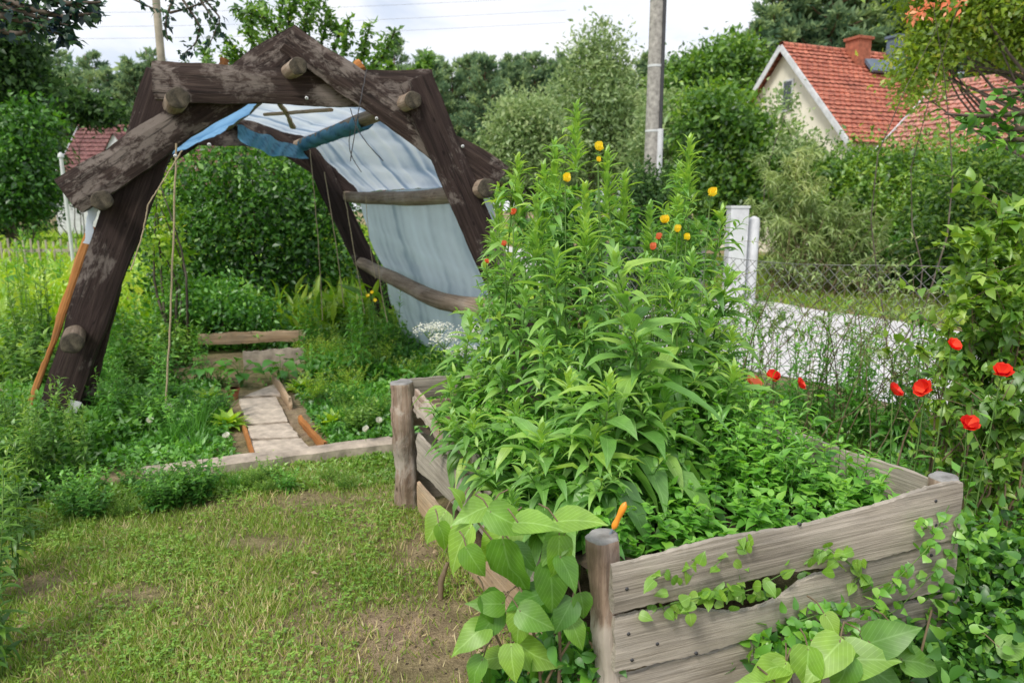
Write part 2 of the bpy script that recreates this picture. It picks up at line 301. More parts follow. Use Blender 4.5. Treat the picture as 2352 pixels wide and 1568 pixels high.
# ------------------------------------------------------------------ world and sun
w = bpy.data.worlds.new('World'); sc.world = w; w.use_nodes = True; nt = w.node_tree; nt.nodes.clear(); L = nt.links.new
SUN_EL, SUN_AZ = R(52), R(215)       # azimuth clockwise from +Y
out = N(nt, 'OutputWorld'); sky = N(nt, 'TexSky', sky_type='NISHITA'); sky.sun_disc = False; sky.sun_elevation = SUN_EL; sky.sun_rotation = SUN_AZ
b1 = N(nt, 'Background'); b1.inputs[1].default_value = .15; L(sky.outputs[0], b1.inputs[0])
tc = N(nt, 'TexCoord'); mp = N(nt, 'Mapping'); mp.inputs['Scale'].default_value = (1.2, 1.2, 4.5); L(tc.outputs['Generated'], mp.inputs[0])
nz = N(nt, 'TexNoise'); nz.inputs['Scale'].default_value = 2.1; nz.inputs['Detail'].default_value = 7; nz.inputs['Roughness'].default_value = .55; nz.inputs['Distortion'].default_value = .5; L(mp.outputs[0], nz.inputs['Vector'])
cr = ramp(nt, [(.35, (.70, .76, .88)), (.50, (.86, .89, .95)), (.64, (.95, .95, .96))]); L(nz.outputs[0], cr.inputs[0])
b2 = N(nt, 'Background'); b2.inputs[1].default_value = 1.18; L(cr.outputs[0], b2.inputs[0])
fr = ramp(nt, [(.32, (.72, .72, .72)), (.5, (.95, .95, .95))]); L(nz.outputs[0], fr.inputs[0])
ms = N(nt, 'MixShader'); L(fr.outputs[0], ms.inputs[0]); L(b1.outputs[0], ms.inputs[1]); L(b2.outputs[0], ms.inputs[2]); L(ms.outputs[0], out.inputs[0])
sl = bpy.data.lights.new('sun', 'SUN'); sl.energy = 2.9; sl.angle = R(14); sl.color = (1, .95, .87)
so = bpy.data.objects.new('sun', sl); COL.objects.link(so)
sd = Vector((math.sin(SUN_AZ)*math.cos(SUN_EL), math.cos(SUN_AZ)*math.cos(SUN_EL), math.sin(SUN_EL)))
so.rotation_euler = sd.to_track_quat('Z', 'Y').to_euler(); so.location = sd*30
sc.view_settings.view_transform = 'Standard'; sc.view_settings.look = 'None'; sc.view_settings.exposure = 0
sc.render.engine = 'CYCLES'; sc.cycles.max_bounces = 6; sc.cycles.transparent_max_bounces = 4
# ------------------------------------------------------------------ generic plant builders
def clump_leaves(acc, blobs, n, size, tmpl, asp=.5, clump=.16, per=26, up=.5, shell=.72, tint=(.5, .22), inner=.25, sizevar=.35, droop=0.):
    """leaves gathered in clumps through the volume of ellipsoid blobs [(c, r)]"""
    vols = np.array([b[1][0]*b[1][1]*b[1][2] for b in blobs])**(2/3); vols /= vols.sum()
    for (c, r), f in zip(blobs, vols):
        c = np.array(c, float); r = np.array(r, float); nn = max(int(n*f), 8); nc = max(nn//per, 3)
        d = rdir(nc); rad = np.where(rng.random(nc) < inner, rng.random(nc)**.5*shell, shell + (1.08-shell)*rng.random(nc))
        bump_ = 1 + .16*np.sin(d[:, 0]*5+c[0])*np.sin(d[:, 1]*6+c[1]*3) + .10*np.sin(d[:, 2]*9+c[0]*2)
        cc = c + d*r*(rad*bump_)[:, None]
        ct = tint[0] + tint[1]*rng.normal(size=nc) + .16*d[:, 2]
        idx = rng.integers(0, nc, nn)
        P = cc[idx] + rng.normal(size=(nn, 3))*clump*np.array([1, 1, .75])
        P[:, 2] = np.maximum(P[:, 2], .02)
        o = norm(P-c); Nn = norm(rdir(nn)*.8 + np.array([0, 0, up]) + o*.45)
        D = rdir(nn)*.8 + o*.5 + np.array([0, 0, -droop])
        L_ = size*(1+sizevar*rng.normal(size=nn)).clip(.4, 2)
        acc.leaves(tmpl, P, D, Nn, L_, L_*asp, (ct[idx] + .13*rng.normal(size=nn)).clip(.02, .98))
def limb(acc, a, b, r0, r1, bend=.1, n=7, sides=7):
    a = np.array(a, float); b = np.array(b, float); s = np.linspace(0, 1, n)[:, None]
    off = rdir(1)*bend*np.linalg.norm(b-a); off2 = rdir(1)*bend*.4*np.linalg.norm(b-a)
    p = a + (b-a)*s + off*np.sin(s*math.pi) + off2*np.sin(s*math.pi*2.3)
    p[-1] = b if bend < .02 else p[-1]
    acc.tube(p, np.linspace(r0, r1, n), sides); return p
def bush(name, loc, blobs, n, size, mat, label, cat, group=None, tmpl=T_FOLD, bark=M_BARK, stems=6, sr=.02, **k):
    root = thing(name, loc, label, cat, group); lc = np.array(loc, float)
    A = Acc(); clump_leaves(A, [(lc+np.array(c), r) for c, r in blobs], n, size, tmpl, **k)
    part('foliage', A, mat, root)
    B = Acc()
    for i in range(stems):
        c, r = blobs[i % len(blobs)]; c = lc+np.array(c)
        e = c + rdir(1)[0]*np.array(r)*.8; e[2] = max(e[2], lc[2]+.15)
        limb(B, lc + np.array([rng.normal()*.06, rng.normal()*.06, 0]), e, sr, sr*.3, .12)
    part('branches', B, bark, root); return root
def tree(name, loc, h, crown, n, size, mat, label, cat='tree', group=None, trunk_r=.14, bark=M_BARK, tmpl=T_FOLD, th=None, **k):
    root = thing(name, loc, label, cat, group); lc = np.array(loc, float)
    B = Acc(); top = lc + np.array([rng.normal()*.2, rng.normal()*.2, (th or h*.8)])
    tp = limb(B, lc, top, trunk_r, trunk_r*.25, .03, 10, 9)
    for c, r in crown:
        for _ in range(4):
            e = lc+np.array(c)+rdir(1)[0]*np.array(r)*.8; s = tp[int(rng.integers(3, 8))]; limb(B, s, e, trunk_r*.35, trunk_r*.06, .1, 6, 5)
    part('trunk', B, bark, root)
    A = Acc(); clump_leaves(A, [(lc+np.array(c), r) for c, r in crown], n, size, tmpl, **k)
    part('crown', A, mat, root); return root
def pine_mesh(h, seed, nb=46, spread=.22, low=.25, tuft=.42, dens=1.):
    g = np.random.default_rng(seed); A = Acc(); B = Acc()
    pth = np.array([[math.sin(s*3+seed)*.12, math.cos(s*2+seed)*.12-.12, s*h] for s in np.linspace(0, 1, 9)])
    B.tube(pth, np.linspace(.16, .03, 9), 7)
    for i in range(nb):
        s = low + (1-low)*(i+g.random())/nb; z = s*h; a = i*2.4 + g.normal()*.3
        ln = h*spread*(math.sin(min(1, (1-s)*1.7+.12)*math.pi*.5))*(.7+.5*g.random())
        rise = .25+.5*s+g.normal()*.1
        e = np.array([math.cos(a)*ln, math.sin(a)*ln, ln*rise*.6])
        st = np.array([0, 0, z]); n = 5; sp = np.linspace(0, 1, n)[:, None]
        p = st + e*sp + np.array([0, 0, -.12*ln])*np.sin(sp*math.pi); B.tube(p, np.linspace(.045, .012, n), 4)
        m = int((34+70*ln/h/spread)*dens); f = g.random(m)**.6
        Pn = st + e*f[:, None] + g.normal(size=(m, 3))*np.array([.26, .26, .13])*(.35+.16*ln)
        Dn = norm(g.normal(size=(m, 3))*.7 + norm(e[None])*.7 + np.array([0, 0, .35])); Nn = norm(g.normal(size=(m, 3))+np.array([0, 0, .9]))
        ls = tuft*(.6+.7*g.random(m))
        A.leaves(T_DIA, Pn, Dn, Nn, ls, ls*.34, (.38+.14*g.normal()+.16*g.normal(size=m)+.2*(f-.5)+.12*s).clip(.02, .98))
    return A, B
# ================================================================== SETTING
def smooth_noise(x, y, s=1.0, seed=0):
    return (np.sin(x*s*1.7+seed)+np.sin(y*s*2.1+seed*1.3+x*s*.6)+np.sin((x+y)*s*1.1+seed*2.1)*.8+.6*np.sin(x*s*4.3-y*s*3.7+seed))/3.4
m, ntg, out = nodes('garden_ground'); Lg = ntg.links.new
n1 = noise(ntg, .9, 8, .65); n2 = noise(ntg, 14, 8, .7); n3 = noise(ntg, 90, 4, .7)
r1 = ramp(ntg, [(.38, (.44, .335, .255)), (.52, (.33, .28, .17)), (.66, (.18, .21, .07))]); Lg(n1.outputs[0], r1.inputs[0])
r2 = ramp(ntg, [(.3, (.5, .48, .45)), (.7, (1.3, 1.28, 1.2))]); Lg(n2.outputs[0], r2.inputs[0])
r3 = ramp(ntg, [(.3, (.6, .58, .55)), (.68, (1.25, 1.25, 1.2))]); Lg(n3.outputs[0], r3.inputs[0])
mx = N(ntg, 'MixRGB', blend_type='MULTIPLY'); mx.inputs[0].default_value = 1; Lg(r1.outputs[0], mx.inputs[1]); Lg(r2.outputs[0], mx.inputs[2])
mx2 = N(ntg, 'MixRGB', blend_type='MULTIPLY'); mx2.inputs[0].default_value = 1; Lg(mx.outputs[0], mx2.inputs[1]); Lg(r3.outputs[0], mx2.inputs[2])
p = N(ntg, 'BsdfPrincipled'); p.inputs['Roughness'].default_value = 1; p.inputs['Specular IOR Level'].default_value = .1; Lg(mx2.outputs[0], p.inputs['Base Color'])
bp = N(ntg, 'Bump'); bp.inputs['Strength'].default_value = .8; bp.inputs['Distance'].default_value = .03
sm = N(ntg, 'Math', operation='ADD'); Lg(n2.outputs[0], sm.inputs[0]); Lg(n3.outputs[0], sm.inputs[1]); Lg(sm.outputs[0], bp.inputs['Height']); Lg(bp.outputs[0], p.inputs['Normal']); Lg(p.outputs[0], out.inputs[0])
M_GROUND = m
A = Acc(); A.put([(-600, -600, 0), (600, -600, 0), (600, 600, 0), (-600, 600, 0)], [[0, 1, 2, 3]], .5)
solo('ground', A, M_GROUND, kind='structure', smooth=False)
# road (pale compacted gravel) with slight crown, runs from near right to far left
M_ROAD = flat('pale_gravel', (.60, .585, .59), .95, .14, 2.4, .25)
road_near = [(12.5, -3.5), (6.6, 2.3), (3.75, 5.3), (1.8, 8.0), (.6, 12.0), (-1.2, 18), (-4, 30), (-9, 55)]
road_far = [(18, .5), (10.5, 5.0), (6.6, 8.6), (4.3, 12.9), (3.0, 17), (1.8, 23), (-.5, 33), (-4.5, 57)]
def densify(pts, k=8):
    pts = np.array(pts, float); o = []
    for a, b in zip(pts[:-1], pts[1:]):
        for s in range(k): o.append(a+(b-a)*s/k)
    o.append(pts[-1]); o = np.array(o)
    for _ in range(6): o[1:-1] = (o[:-2]+o[2:]+2*o[1:-1])/4
    return o
rn, rf = densify(road_near), densify(road_far)
A = Acc(); V = []; Q = []
for i in range(len(rn)):
    wob = .08*math.sin(i*1.7)+.06*math.sin(i*.6+1)
    for j, s in enumerate(np.linspace(0, 1, 5)):
        q = rn[i]+(rf[i]-rn[i])*s + (wob if j in (0, 4) else 0)*np.array([1, .3]); V.append((q[0], q[1], .006+.05*math.sin(s*math.pi)))
for i in range(len(rn)-1):
    for j in range(4): a = i*5+j; Q.append([a, a+1, a+6, a+5])
A.put(V, Q, .5); solo('road', A, M_ROAD, kind='structure')
def in_road(x, y, pad=.0):
    yy = rn[:, 1][::1]; o = np.argsort(yy); xn = np.interp(y, rn[o, 1], rn[o, 0]); o2 = np.argsort(rf[:, 1]); xf = np.interp(y, rf[o2, 1], rf[o2, 0])
    return (x > xn-pad) & (x < xf+pad)
# far wooded hill line so the wood closes behind the trunks
A = Acc()
for i in range(150):
    x = -75 + i*1.0 + rng.normal()*.6; y = 62+rng.random()*9; hh = 10.2+rng.random()*3 + 1.2*math.sin(i*.21)
    m_ = 190; f = rng.random(m_)**.8; a = rng.random(m_)*6.28; rr = (1-f)**.7*2.0*(.4+.6*rng.random(m_))
    P = np.stack([x+np.cos(a)*rr, y+np.sin(a)*rr, hh*(.12+.88*f)], 1)
    A.leaves(T_DIA, P, rdir(m_)+np.array([0, 0, .3]), rdir(m_)+np.array([0, -.6, .5]), .9+.5*rng.random(m_), .42, (.30+.12*rng.normal()+.14*rng.normal(size=m_)+.15*f).clip(.02, .95))
solo('distant_wood', A, M_PINE, 'dense dark pine wood closing the horizon behind the gardens', 'forest', kind='stuff')
# ------------------------------------------------------------------ lawn
A = Acc(); Bc = Acc()
bare = [(*G(720, 1150)[:2], .42, .17), (*G(620, 1250)[:2], .24, .12), (*G(1030, 1440)[:2], .30, .34), (*G(1000, 1540)[:2], .3, .2), (*G(960, 1270)[:2], .16, .2), (*G(330, 1370)[:2], .22, .1), (*G(90, 1340)[:2], .14, .1), (*G(880, 1420)[:2], .14, .1), (*G(560, 1250)[:2], .2, .08)]
def bareness(x, y):
    b = np.zeros_like(x)
    for bx, by, rx, ry in bare: b = np.maximum(b, np.exp(-(((x-bx)/rx)**2+((y-by)/ry)**2)*1.1))
    return b
kb0, kb1 = G(395, 1100), G(900, 1035)
def in_lawn(x, y):
    ky = kb0.y + (x-kb0.x)/(kb1.x-kb0.x)*(kb1.y-kb0.y)
    fx = .262 + (-.60-.262)*(y-1.85)/(3.68-1.85)
    return (y < ky-.03) & (x < np.where(y > 3.68, -.45, fx+.12))
n = 350000; x = rng.uniform(-4.3, .75, n); y = 1.15 + 3.5*rng.random(n)**1.25
cl = smooth_noise(x, y, 3.1, 2)*.5 + smooth_noise(x, y, 9, 5)*.5
keep = in_lawn(x, y) & (rng.random(n) < (1-bareness(x, y)*1.0).clip(.05, 1)) & (rng.random(n) < (.62+.5*cl).clip(.12, 1))
x, y, cl = x[keep], y[keep], cl[keep]; n = len(x)
P = np.stack([x, y, np.zeros(n)], 1); tilt = rdir(n)*np.array([1, 1, 0])
D = norm(np.array([0, 0, 1.])+tilt*(.35+.9*rng.random((n, 1))))
dry = smooth_noise(x, y, 1.4, 11); right = ((x+.9)/1.2).clip(0, 1)
tt = (.50+.2*rng.normal(size=n)+.10*dry + .12*right*(rng.random(n) < .6))
tt = np.where(rng.random(n) < .10+.18*right+.10*(dry > .3), .95, tt).clip(.02, .97)
ln = (.018+.026*rng.random(n)+.018*rng.random(n)**4*2)*(1+.35*cl)
A.leaves(T_BLADE, P, D, rdir(n), ln, .0032+.0022*rng.random(n), tt)
solo('lawn_grass', A, M_GRASS, 'short patchy green lawn grass with straw blades and bare spots', 'grass', kind='stuff')
n = 75000; x = rng.uniform(-4.3, .75, n); y = 1.15 + 3.5*rng.random(n)**1.2; cl = smooth_noise(x, y, 4.3, 7)+.5*smooth_noise(x, y, 11, 1)
keep = in_lawn(x, y) & (rng.random(n) < (1-bareness(x, y)*1.3).clip(.01, 1)) & (rng.random(n) < (.22+.7*cl).clip(.03, 1))
x, y = x[keep], y[keep]; n = len(x)
for k in range(3):
    a = rng.random(n)*6.28 if k == 0 else a + 2.09
    h = .010+.035*rng.random(n) if k == 0 else h
    D = np.stack([np.cos(a), np.sin(a), .15*rng.normal(size=n)], 1)
    Bc.leaves(T_DIA, np.stack([x, y, h], 1), D, rdir(n)*.35+np.array([0, 0, 1]), csz if k else (csz := .009+.010*rng.random(n)**1.6), .0105, (.5+.2*rng.normal(size=n)).clip(.02, .98))
solo('clover_patch', Bc, M_CLOVER, 'small round clover leaves spread through the lawn', 'clover', kind='stuff')
# grass verge beyond the road and rough grass further out
A = Acc(); n = 60000; x = rng.uniform(-1, 16, n); y = rng.uniform(7, 24, n)
o2 = np.argsort(rf[:, 1]); xf = np.interp(y, rf[o2, 1], rf[o2, 0]); keep = (x > xf+.05); x, y = x[keep], y[keep]; n = len(x)
A.leaves(T_BLADE, np.stack([x, y, np.zeros(n)], 1), rdir(n)*.6+np.array([0, 0, 1.]), rdir(n), .10+.1*rng.random(n), .03, (.5+.2*smooth_noise(x, y, .9, 3)+.15*rng.normal(size=n)).clip(0, 1))
solo('verge_grass', A, M_VERGE, 'bright green grass verge on the far side of the pale road', 'grass', kind='stuff')
A = Acc(); n = 60000; x = rng.uniform(-22, 2, n); y = 8.5+rng.random(n)**1.3*34
keep = ~in_road(x, y, .1); x, y = x[keep], y[keep]; n = len(x); hgt = (.45+.35*smooth_noise(x, y, .7, 4)).clip(.15, 1.0)
A.leaves(T_LANCE[0], np.stack([x, y, hgt*rng.random(n)], 1), rdir(n)*.9+np.array([0, 0, .8]), rdir(n), .22+.18*rng.random(n), .07, (.55+.2*smooth_noise(x, y, .5, 8)+.17*rng.normal(size=n)).clip(0, 1))
solo('meadow_growth', A, M_YEL, 'tall yellow green weeds and crops covering the neighbouring plot', 'undergrowth', kind='stuff')
# ================================================================== TIMBER HELPERS
def mat_from(p0, p1, nrm):
    X = (p1-p0).normalized(); Y = (nrm - X*nrm.dot(X)).normalized(); Z = X.cross(Y)
    if Z.z < -.02: Y, Z = -Y, -Z
    M = Matrix((X, Y, Z)).transposed().to_4x4(); M.translation = p0; return M
def place_local(o, M, parent):
    if parent is not None:
        o.parent = parent; M = M.copy(); M.translation = M.translation - Vector(parent.location)
    o.matrix_basis = M
def fourier(g, k, amp): 
    ph = g.random(k)*6.28; fr = (np.arange(k)+1)*(.6+.5*g.random(k)); am = amp/(np.arange(k)+1)**.8*(.5+g.random(k))
    return lambda s: sum(a*np.sin(6.28*f*s+p) for a, f, p in zip(am, fr, ph))
def board(name, p0, p1, w0, w1, t, nrm, mat, parent=None, seed=0, wob=.006, bev=.008, top=None, bot=None, twist=0., warp=0., nx=44, ragged=.0):
    """plank from p0 to p1 (centre line), widths w0,w1, thickness t; top/bot are extra edge profiles f(s)"""
    g = np.random.default_rng(seed+11); Ln = (p1-p0).length
    ft, fb, fy = fourier(g, 6, wob), fourier(g, 6, wob), fourier(g, 3, warp)
    top = top or (lambda s: 0*s); bot = bot or (lambda s: 0*s)
    # cross-section ring: z fraction (-1..1), y fraction with bevels
    ring = [(-1, -1), (-.5, -1), (0, -1), (.5, -1), (1, -1), (1, 1), (.5, 1), (0, 1), (-.5, 1), (-1, 1)]
    V = []; s = np.linspace(0, 1, nx); rag0, rag1 = g.normal(size=10)*ragged, g.normal(size=10)*ragged
    zs = []; 
    for k, si in enumerate(s):
        wd = w0+(w1-w0)*si; zt = wd/2+ft(si)+top(si); zb = -wd/2+fb(si)+bot(si)
        for j, (fz, fyy) in enumerate(ring):
            sh = bev if abs(fz) == 1 else 0
            z = zb+(zt-zb)*(fz*.5+.5); y = fyy*t/2*(1-(.35 if abs(fz) == 1 else 0)) + fy(si)
            z += .0015*g.normal()
            x = si*Ln + (rag0[j] if k == 0 else rag1[j] if k == nx-1 else 0)
            V.append((x, y, z))
    r = len(ring); Q = []
    for k in range(nx-1):
        for j in range(r): a = k*r+j; b = k*r+(j+1) % r; Q.append([a, b, b+r, a+r])
    for k in (0, nx-1):
        o_ = k*r; Q += [[o_+0, o_+1, o_+8, o_+9], [o_+1, o_+2, o_+7, o_+8], [o_+2, o_+3, o_+6, o_+7], [o_+3, o_+4, o_+5, o_+6]] if k else [[o_+9, o_+8, o_+1, o_+0], [o_+8, o_+7, o_+2, o_+1], [o_+7, o_+6, o_+3, o_+2], [o_+6, o_+5, o_+4, o_+3]]
    A = Acc(); A.put(V, Q, .5); me = A.mesh(name, smooth=False); me.materials.append(mat)
    o = bpy.data.objects.new(name, me); COL.objects.link(o); place_local(o, mat_from(p0, p1, nrm), parent); return o
def log(name, p0, p1, r, mat, end, parent=None, seed=0, bend=0., bdir=(0, 0, 1), rough=.05, r1=None, sides=20, nx=26):
    g = np.random.default_rng(seed+5); Ln = (p1-p0).length; M = mat_from(p0, p1, Vector((.3, .2, 1)) if abs((p1-p0).normalized().z) < .8 else Vector((0, -1, 0)))
    bl = M.to_3x3().inverted() @ Vector(bdir); r1 = r1 or r
    V = []; Q = []; an = np.linspace(0, 6.2832, sides, endpoint=False); fr = [fourier(g, 4, rough*r) for _ in range(3)]
    for k in range(nx):
        s = k/(nx-1); rr = r+(r1-r)*s; off = bend*math.sin(s*math.pi)+bend*.25*math.sin(s*6)
        for a in an:
            q = rr*(1+rough*.6*math.sin(a*2+s*3)+rough*.5*math.sin(a*5+s*2+seed)) + fr[0](s)*math.cos(a)+fr[1](s)*math.sin(a)+g.normal()*rough*r*.25
            V.append((s*Ln, math.cos(a)*q+bl.y*off, math.sin(a)*q+bl.z*off))
    for k in range(nx-1):
        for j in range(sides): a = k*sides+j; b = k*sides+(j+1) % sides; Q.append([a, b, b+sides, a+sides])
    nb = len(Q)
    for k in (0, nx-1):   # rounded end caps with an inset ring
        base = k*sides; c = np.mean(V[base:base+sides], axis=0); ids = []
        dx = (-.006 if k == 0 else .006)
        for sc_ in (.88, .45):
            st = len(V)
            for j in range(sides): v = np.array(V[base+j]); q = c+(v-c)*sc_; V.append((q[0]+dx*(1 if sc_ > .5 else .7), q[1], q[2]))
            ids.append(st)
        prev = base
        for st in ids:
            for j in range(sides):
                b = (j+1) % sides; Q.append([prev+j, prev+b, st+b, st+j] if k else [prev+b, prev+j, st+j, st+b])
            prev = st
        V.append(tuple(c+np.array([dx*.7, 0, 0]))); ci = len(V)-1
        for j in range(0, sides, 2): Q.append([ids[1]+j, ids[1]+(j+1) % sides, ids[1]+(j+2) % sides, ci] if k else [ids[1]+(j+2) % sides, ids[1]+(j+1) % sides, ids[1]+j, ci])
    A = Acc(); A.put(V, Q, .5); me = A.mesh(name); me.materials.append(mat); me.materials.append(end)
    mi = np.zeros(len(Q), int); mi[nb:] = 1; me.polygons.foreach_set('material_index', mi)
    o = bpy.data.objects.new(name, me); COL.objects.link(o); place_local(o, M, parent); return o
# ================================================================== TIMBER ARCH
foot = G(118, 1000)
TH = R(10); U = Vector((math.cos(TH), math.sin(TH), 0)); NN = Vector((math.sin(TH), -math.cos(TH), 0))
AX = Vector((-1.78, 3.30, 0))
arch = thing('timber_arch', foot, 'dark stained timber arch of interlocking beams and round logs covered with plastic film', 'garden arch')
def ap(px, py, k=2): return onplane(px, py, foot+NN*(k-2)*.085, NN)
def pw(px_w, P): return px_w/F*(P.y*CP-(P.z-HC)*SP)
beams = [  # name, p0, w0px, p1, w1px, layer
    ((395, 178), 104, (100, 1035), 74, 0), ((158, 450), 84, (704, 97), 80, 1), ((352, 190), 83, (993, 206), 80, 2),
    ((660, 90), 66, (1144, 420), 78, 3), ((955, 182), 78, (1290, 985), 76, 4)]
for bi, (a, wa, b, wb, k) in enumerate(beams):
    for fr_ in (0, 1):
        P0, P1 = ap(*a, k), ap(*b, k); w0, w1 = pw(wa, P0), pw(wb, P1); sh = AX*fr_
        o = board('beam', P0+sh, P1+sh, w0, w1, .082, NN, M_LEG if bi in (0, 4) or fr_ else M_BEAM, arch, seed=bi*7+fr_, wob=.008, warp=.004, ragged=.004)
        if fr_ == 0:
            o['label'] = ['left leg beam of the front frame', 'left sloping beam of the front frame', 'level top beam of the front frame', 'right sloping beam of the front frame', 'right leg beam of the front frame'][bi]
logs = [((408, 228), 25, 0, M_LOG), ((683, 152), 20, 1, M_LOG), ((947, 233), 20, 4, M_LOG), ((1117, 432), 22, 4, M_LOG), ((232, 460), 23, 1, M_DLOG), ((163, 786), 24, 0, M_DLOG), ((1196, 705), 25, 4, M_LOG)]
LP = []
for i, (c, rp, k, mt) in enumerate(logs):
    P = ap(*c, 4.9); r = pw(rp, P); d = AX.normalized()
    a, b = P+d*(-.02), P+AX+d*.28
    if i == 6: a, b = P, ap(1160, 722, 4.9)+AX+d*.2+Vector((0, 0, .13))
    bd = .0; bdir = (0, 0, -1)
    if i == 6: bd = .12
    if i == 3: bd = .05
    log('log', a, b, r, mt, M_END, arch, seed=i, bend=bd, bdir=bdir, rough=.07, r1=r*.85)
    LP.append((P, r))
# nail heads and little metal plates
for c in ((1063, 336), (704, 225), (402, 358), (480, 332), (865, 272)):
    P = ap(*c, 5.6); A = Acc(); a = np.linspace(0, 6.28, 10, endpoint=False)
    A.tube([P+NN*-.02, P, P+NN*.004], [.011, .011, .004], 10); part('nail', A, M_PIPE, arch)
# film and tarp: sheets spread between the two frames over the logs
def sheet(name, prof, mat, f0, f1, parent, nu=60, sag=.05, wr=.012, wfreq=26, alongwr=True, seed=0, edge=.03):
    """prof: world points of the outline in the front plane; swept along the arch axis from f0 to f1"""
    g = np.random.default_rng(seed); prof = [np.array(p) for p in prof]; pts = []; seg = []
    for a, b in zip(prof[:-1], prof[1:]):
        m_ = 16
        for s in range(m_): pts.append(a+(b-a)*s/m_); seg.append(s/m_)
    pts.append(prof[-1]); seg.append(0); pts = np.array(pts); seg = np.array(seg); nv = len(pts)
    ctr = np.array(ap(690, 700, 2)); T = np.gradient(pts, axis=0); T = norm(T); ax = np.array(AX.normalized()); nrm = np.cross(T, ax); nrm = norm(nrm)
    nrm *= np.sign(np.sum(nrm*(pts-ctr), 1, keepdims=True))
    V = []; tint = []; f1_, f2_, f3_ = fourier(g, 9, 1), fourier(g, 7, 1), fourier(g, 5, 1)
    for i in range(nu):
        u = i/(nu-1)
        for j in range(nv):
            e0 = f0 + edge*f3_(j/nv*1.0)*.3; f = e0+(f1-e0)*u
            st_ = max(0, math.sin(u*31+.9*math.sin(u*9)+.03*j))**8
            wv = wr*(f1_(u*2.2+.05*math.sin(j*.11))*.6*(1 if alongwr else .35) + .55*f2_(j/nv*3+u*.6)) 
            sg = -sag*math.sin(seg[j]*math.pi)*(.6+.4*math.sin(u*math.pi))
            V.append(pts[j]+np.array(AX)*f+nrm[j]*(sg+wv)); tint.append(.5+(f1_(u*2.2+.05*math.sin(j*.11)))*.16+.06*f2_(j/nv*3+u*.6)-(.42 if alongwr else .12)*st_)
    Q = [[i*nv+j, i*nv+j+1, (i+1)*nv+j+1, (i+1)*nv+j] for i in range(nu-1) for j in range(nv-1)]
    A = Acc(); A.put(V, Q, .5); A.t[-1] = np.clip(np.array(tint), 0, 1)
    o = part(name, A, mat, parent); return o
def outp(P, r, dx, dz): return tuple(P + U*(dx*r) + Vector((0, 0, dz*r)))
apx, ur, mr, lr = LP[1], LP[2], LP[3], LP[6]
gr = ap(1262, 880, 4); 
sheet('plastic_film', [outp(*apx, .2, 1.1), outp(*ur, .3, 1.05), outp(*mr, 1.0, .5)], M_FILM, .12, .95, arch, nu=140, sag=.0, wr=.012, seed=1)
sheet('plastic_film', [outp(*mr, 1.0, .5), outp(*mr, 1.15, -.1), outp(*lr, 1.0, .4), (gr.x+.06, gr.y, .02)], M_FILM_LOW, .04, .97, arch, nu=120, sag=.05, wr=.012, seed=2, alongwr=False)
ul = LP[0]
o = sheet('plastic_film', [outp(*ul, .6, -2.0), outp(*apx, -1.0, -1.3)], M_TARP, .22, .93, arch, nu=70, sag=.02, wr=.012, seed=3); o['label'] = 'blue tarpaulin over the left slope'
# battens under the roof film and bent rod
for s0, s1, fa, fb in ((.12, .62, .35, .7), (.62, .2, .3, .62)):
    a = Vector(outp(*apx, .1, -.2)).lerp(Vector(outp(*ur, 0, -.2)), s0)+AX*fa; b = Vector(outp(*apx, .1, -.2)).lerp(Vector(outp(*ur, 0, -.2)), s1)+AX*fb
    board('batten', a, b, .042, .042, .03, Vector((0, 0, 1)), M_TIMBER, arch, seed=int(s0*100))
# teal tarp wrapped round the upper right log and crumpled against the back frame
A = Acc(); g = np.random.default_rng(3); P, r = ur; n_ = 60
V = []; tt = []
for i in range(n_):
    s = i/(n_-1); c = np.array(P+AX*(.30+.66*s))
    for j in range(14):
        a = j/14*6.283; q = r*(1.08+.07*math.sin(a*3+s*23)+.06*math.sin(s*61+a)+.05*g.normal()); V.append(c+np.array(U)*math.cos(a)*q+np.array([0, 0, 1])*(math.sin(a)*q-.02)); tt.append(.5+.4*math.sin(s*31+a*2)*g.random())
A.put(V, [[i*14+j, i*14+(j+1) % 14, (i+1)*14+(j+1) % 14, (i+1)*14+j] for i in range(n_-1) for j in range(14)], .5); A.t[-1] = np.clip(tt, 0, 1)
o = part('tarp_wrap', A, M_NET, arch); o['label'] = 'teal blue tarpaulin rolled round the upper right log'
pa, pb = Vector(outp(*apx, .8, -.6))+AX*.93, Vector(outp(*ur, -.4, -1.2))+AX*.93
A = Acc(); V = []; tt = []
for i in range(40):
    s = i/39; c = pa.lerp(pb, s)
    for j in range(10):
        q = j/9; dep = .14+.07*math.sin(min(1, s*1.2)*math.pi)**.7
        V.append(c+Vector((0, 0, -q*dep+.015*math.sin(s*17+q*3)))+AX.normalized()*(-.03*math.sin(s*29+q*4)-.22*q*s)); tt.append(.45+.3*math.sin(s*37+q*7)*g.random()+.15*g.normal())
A.put(V, [[i*10+j, i*10+j+1, (i+1)*10+j+1, (i+1)*10+j] for i in range(39) for j in range(9)], .5); A.t[-1] = np.clip(tt, 0, 1)
part('hanging_tarp', A, M_NET, arch)
# left side: narrow film strip held by an orange batten along the left leg
a, b = ap(211, 520, -1), ap(52, 985, -1); board('batten', a, b, .055, .05, .03, NN, M_BATTEN, arch, seed=91)['label'] = 'orange batten along the left leg'
a, b = ap(214, 470, .2), ap(200, 560, .2)
board('film_strip', a, b, .07, .05, .006, NN, M_FILM, arch, seed=92)
a, b = ap(318, 420, -3), ap(212, 735, -3)
board('beam', ap(330, 330, -1.6), ap(190, 960, -1.6), .13, .11, .05, NN, M_BEAM, arch, seed=55)
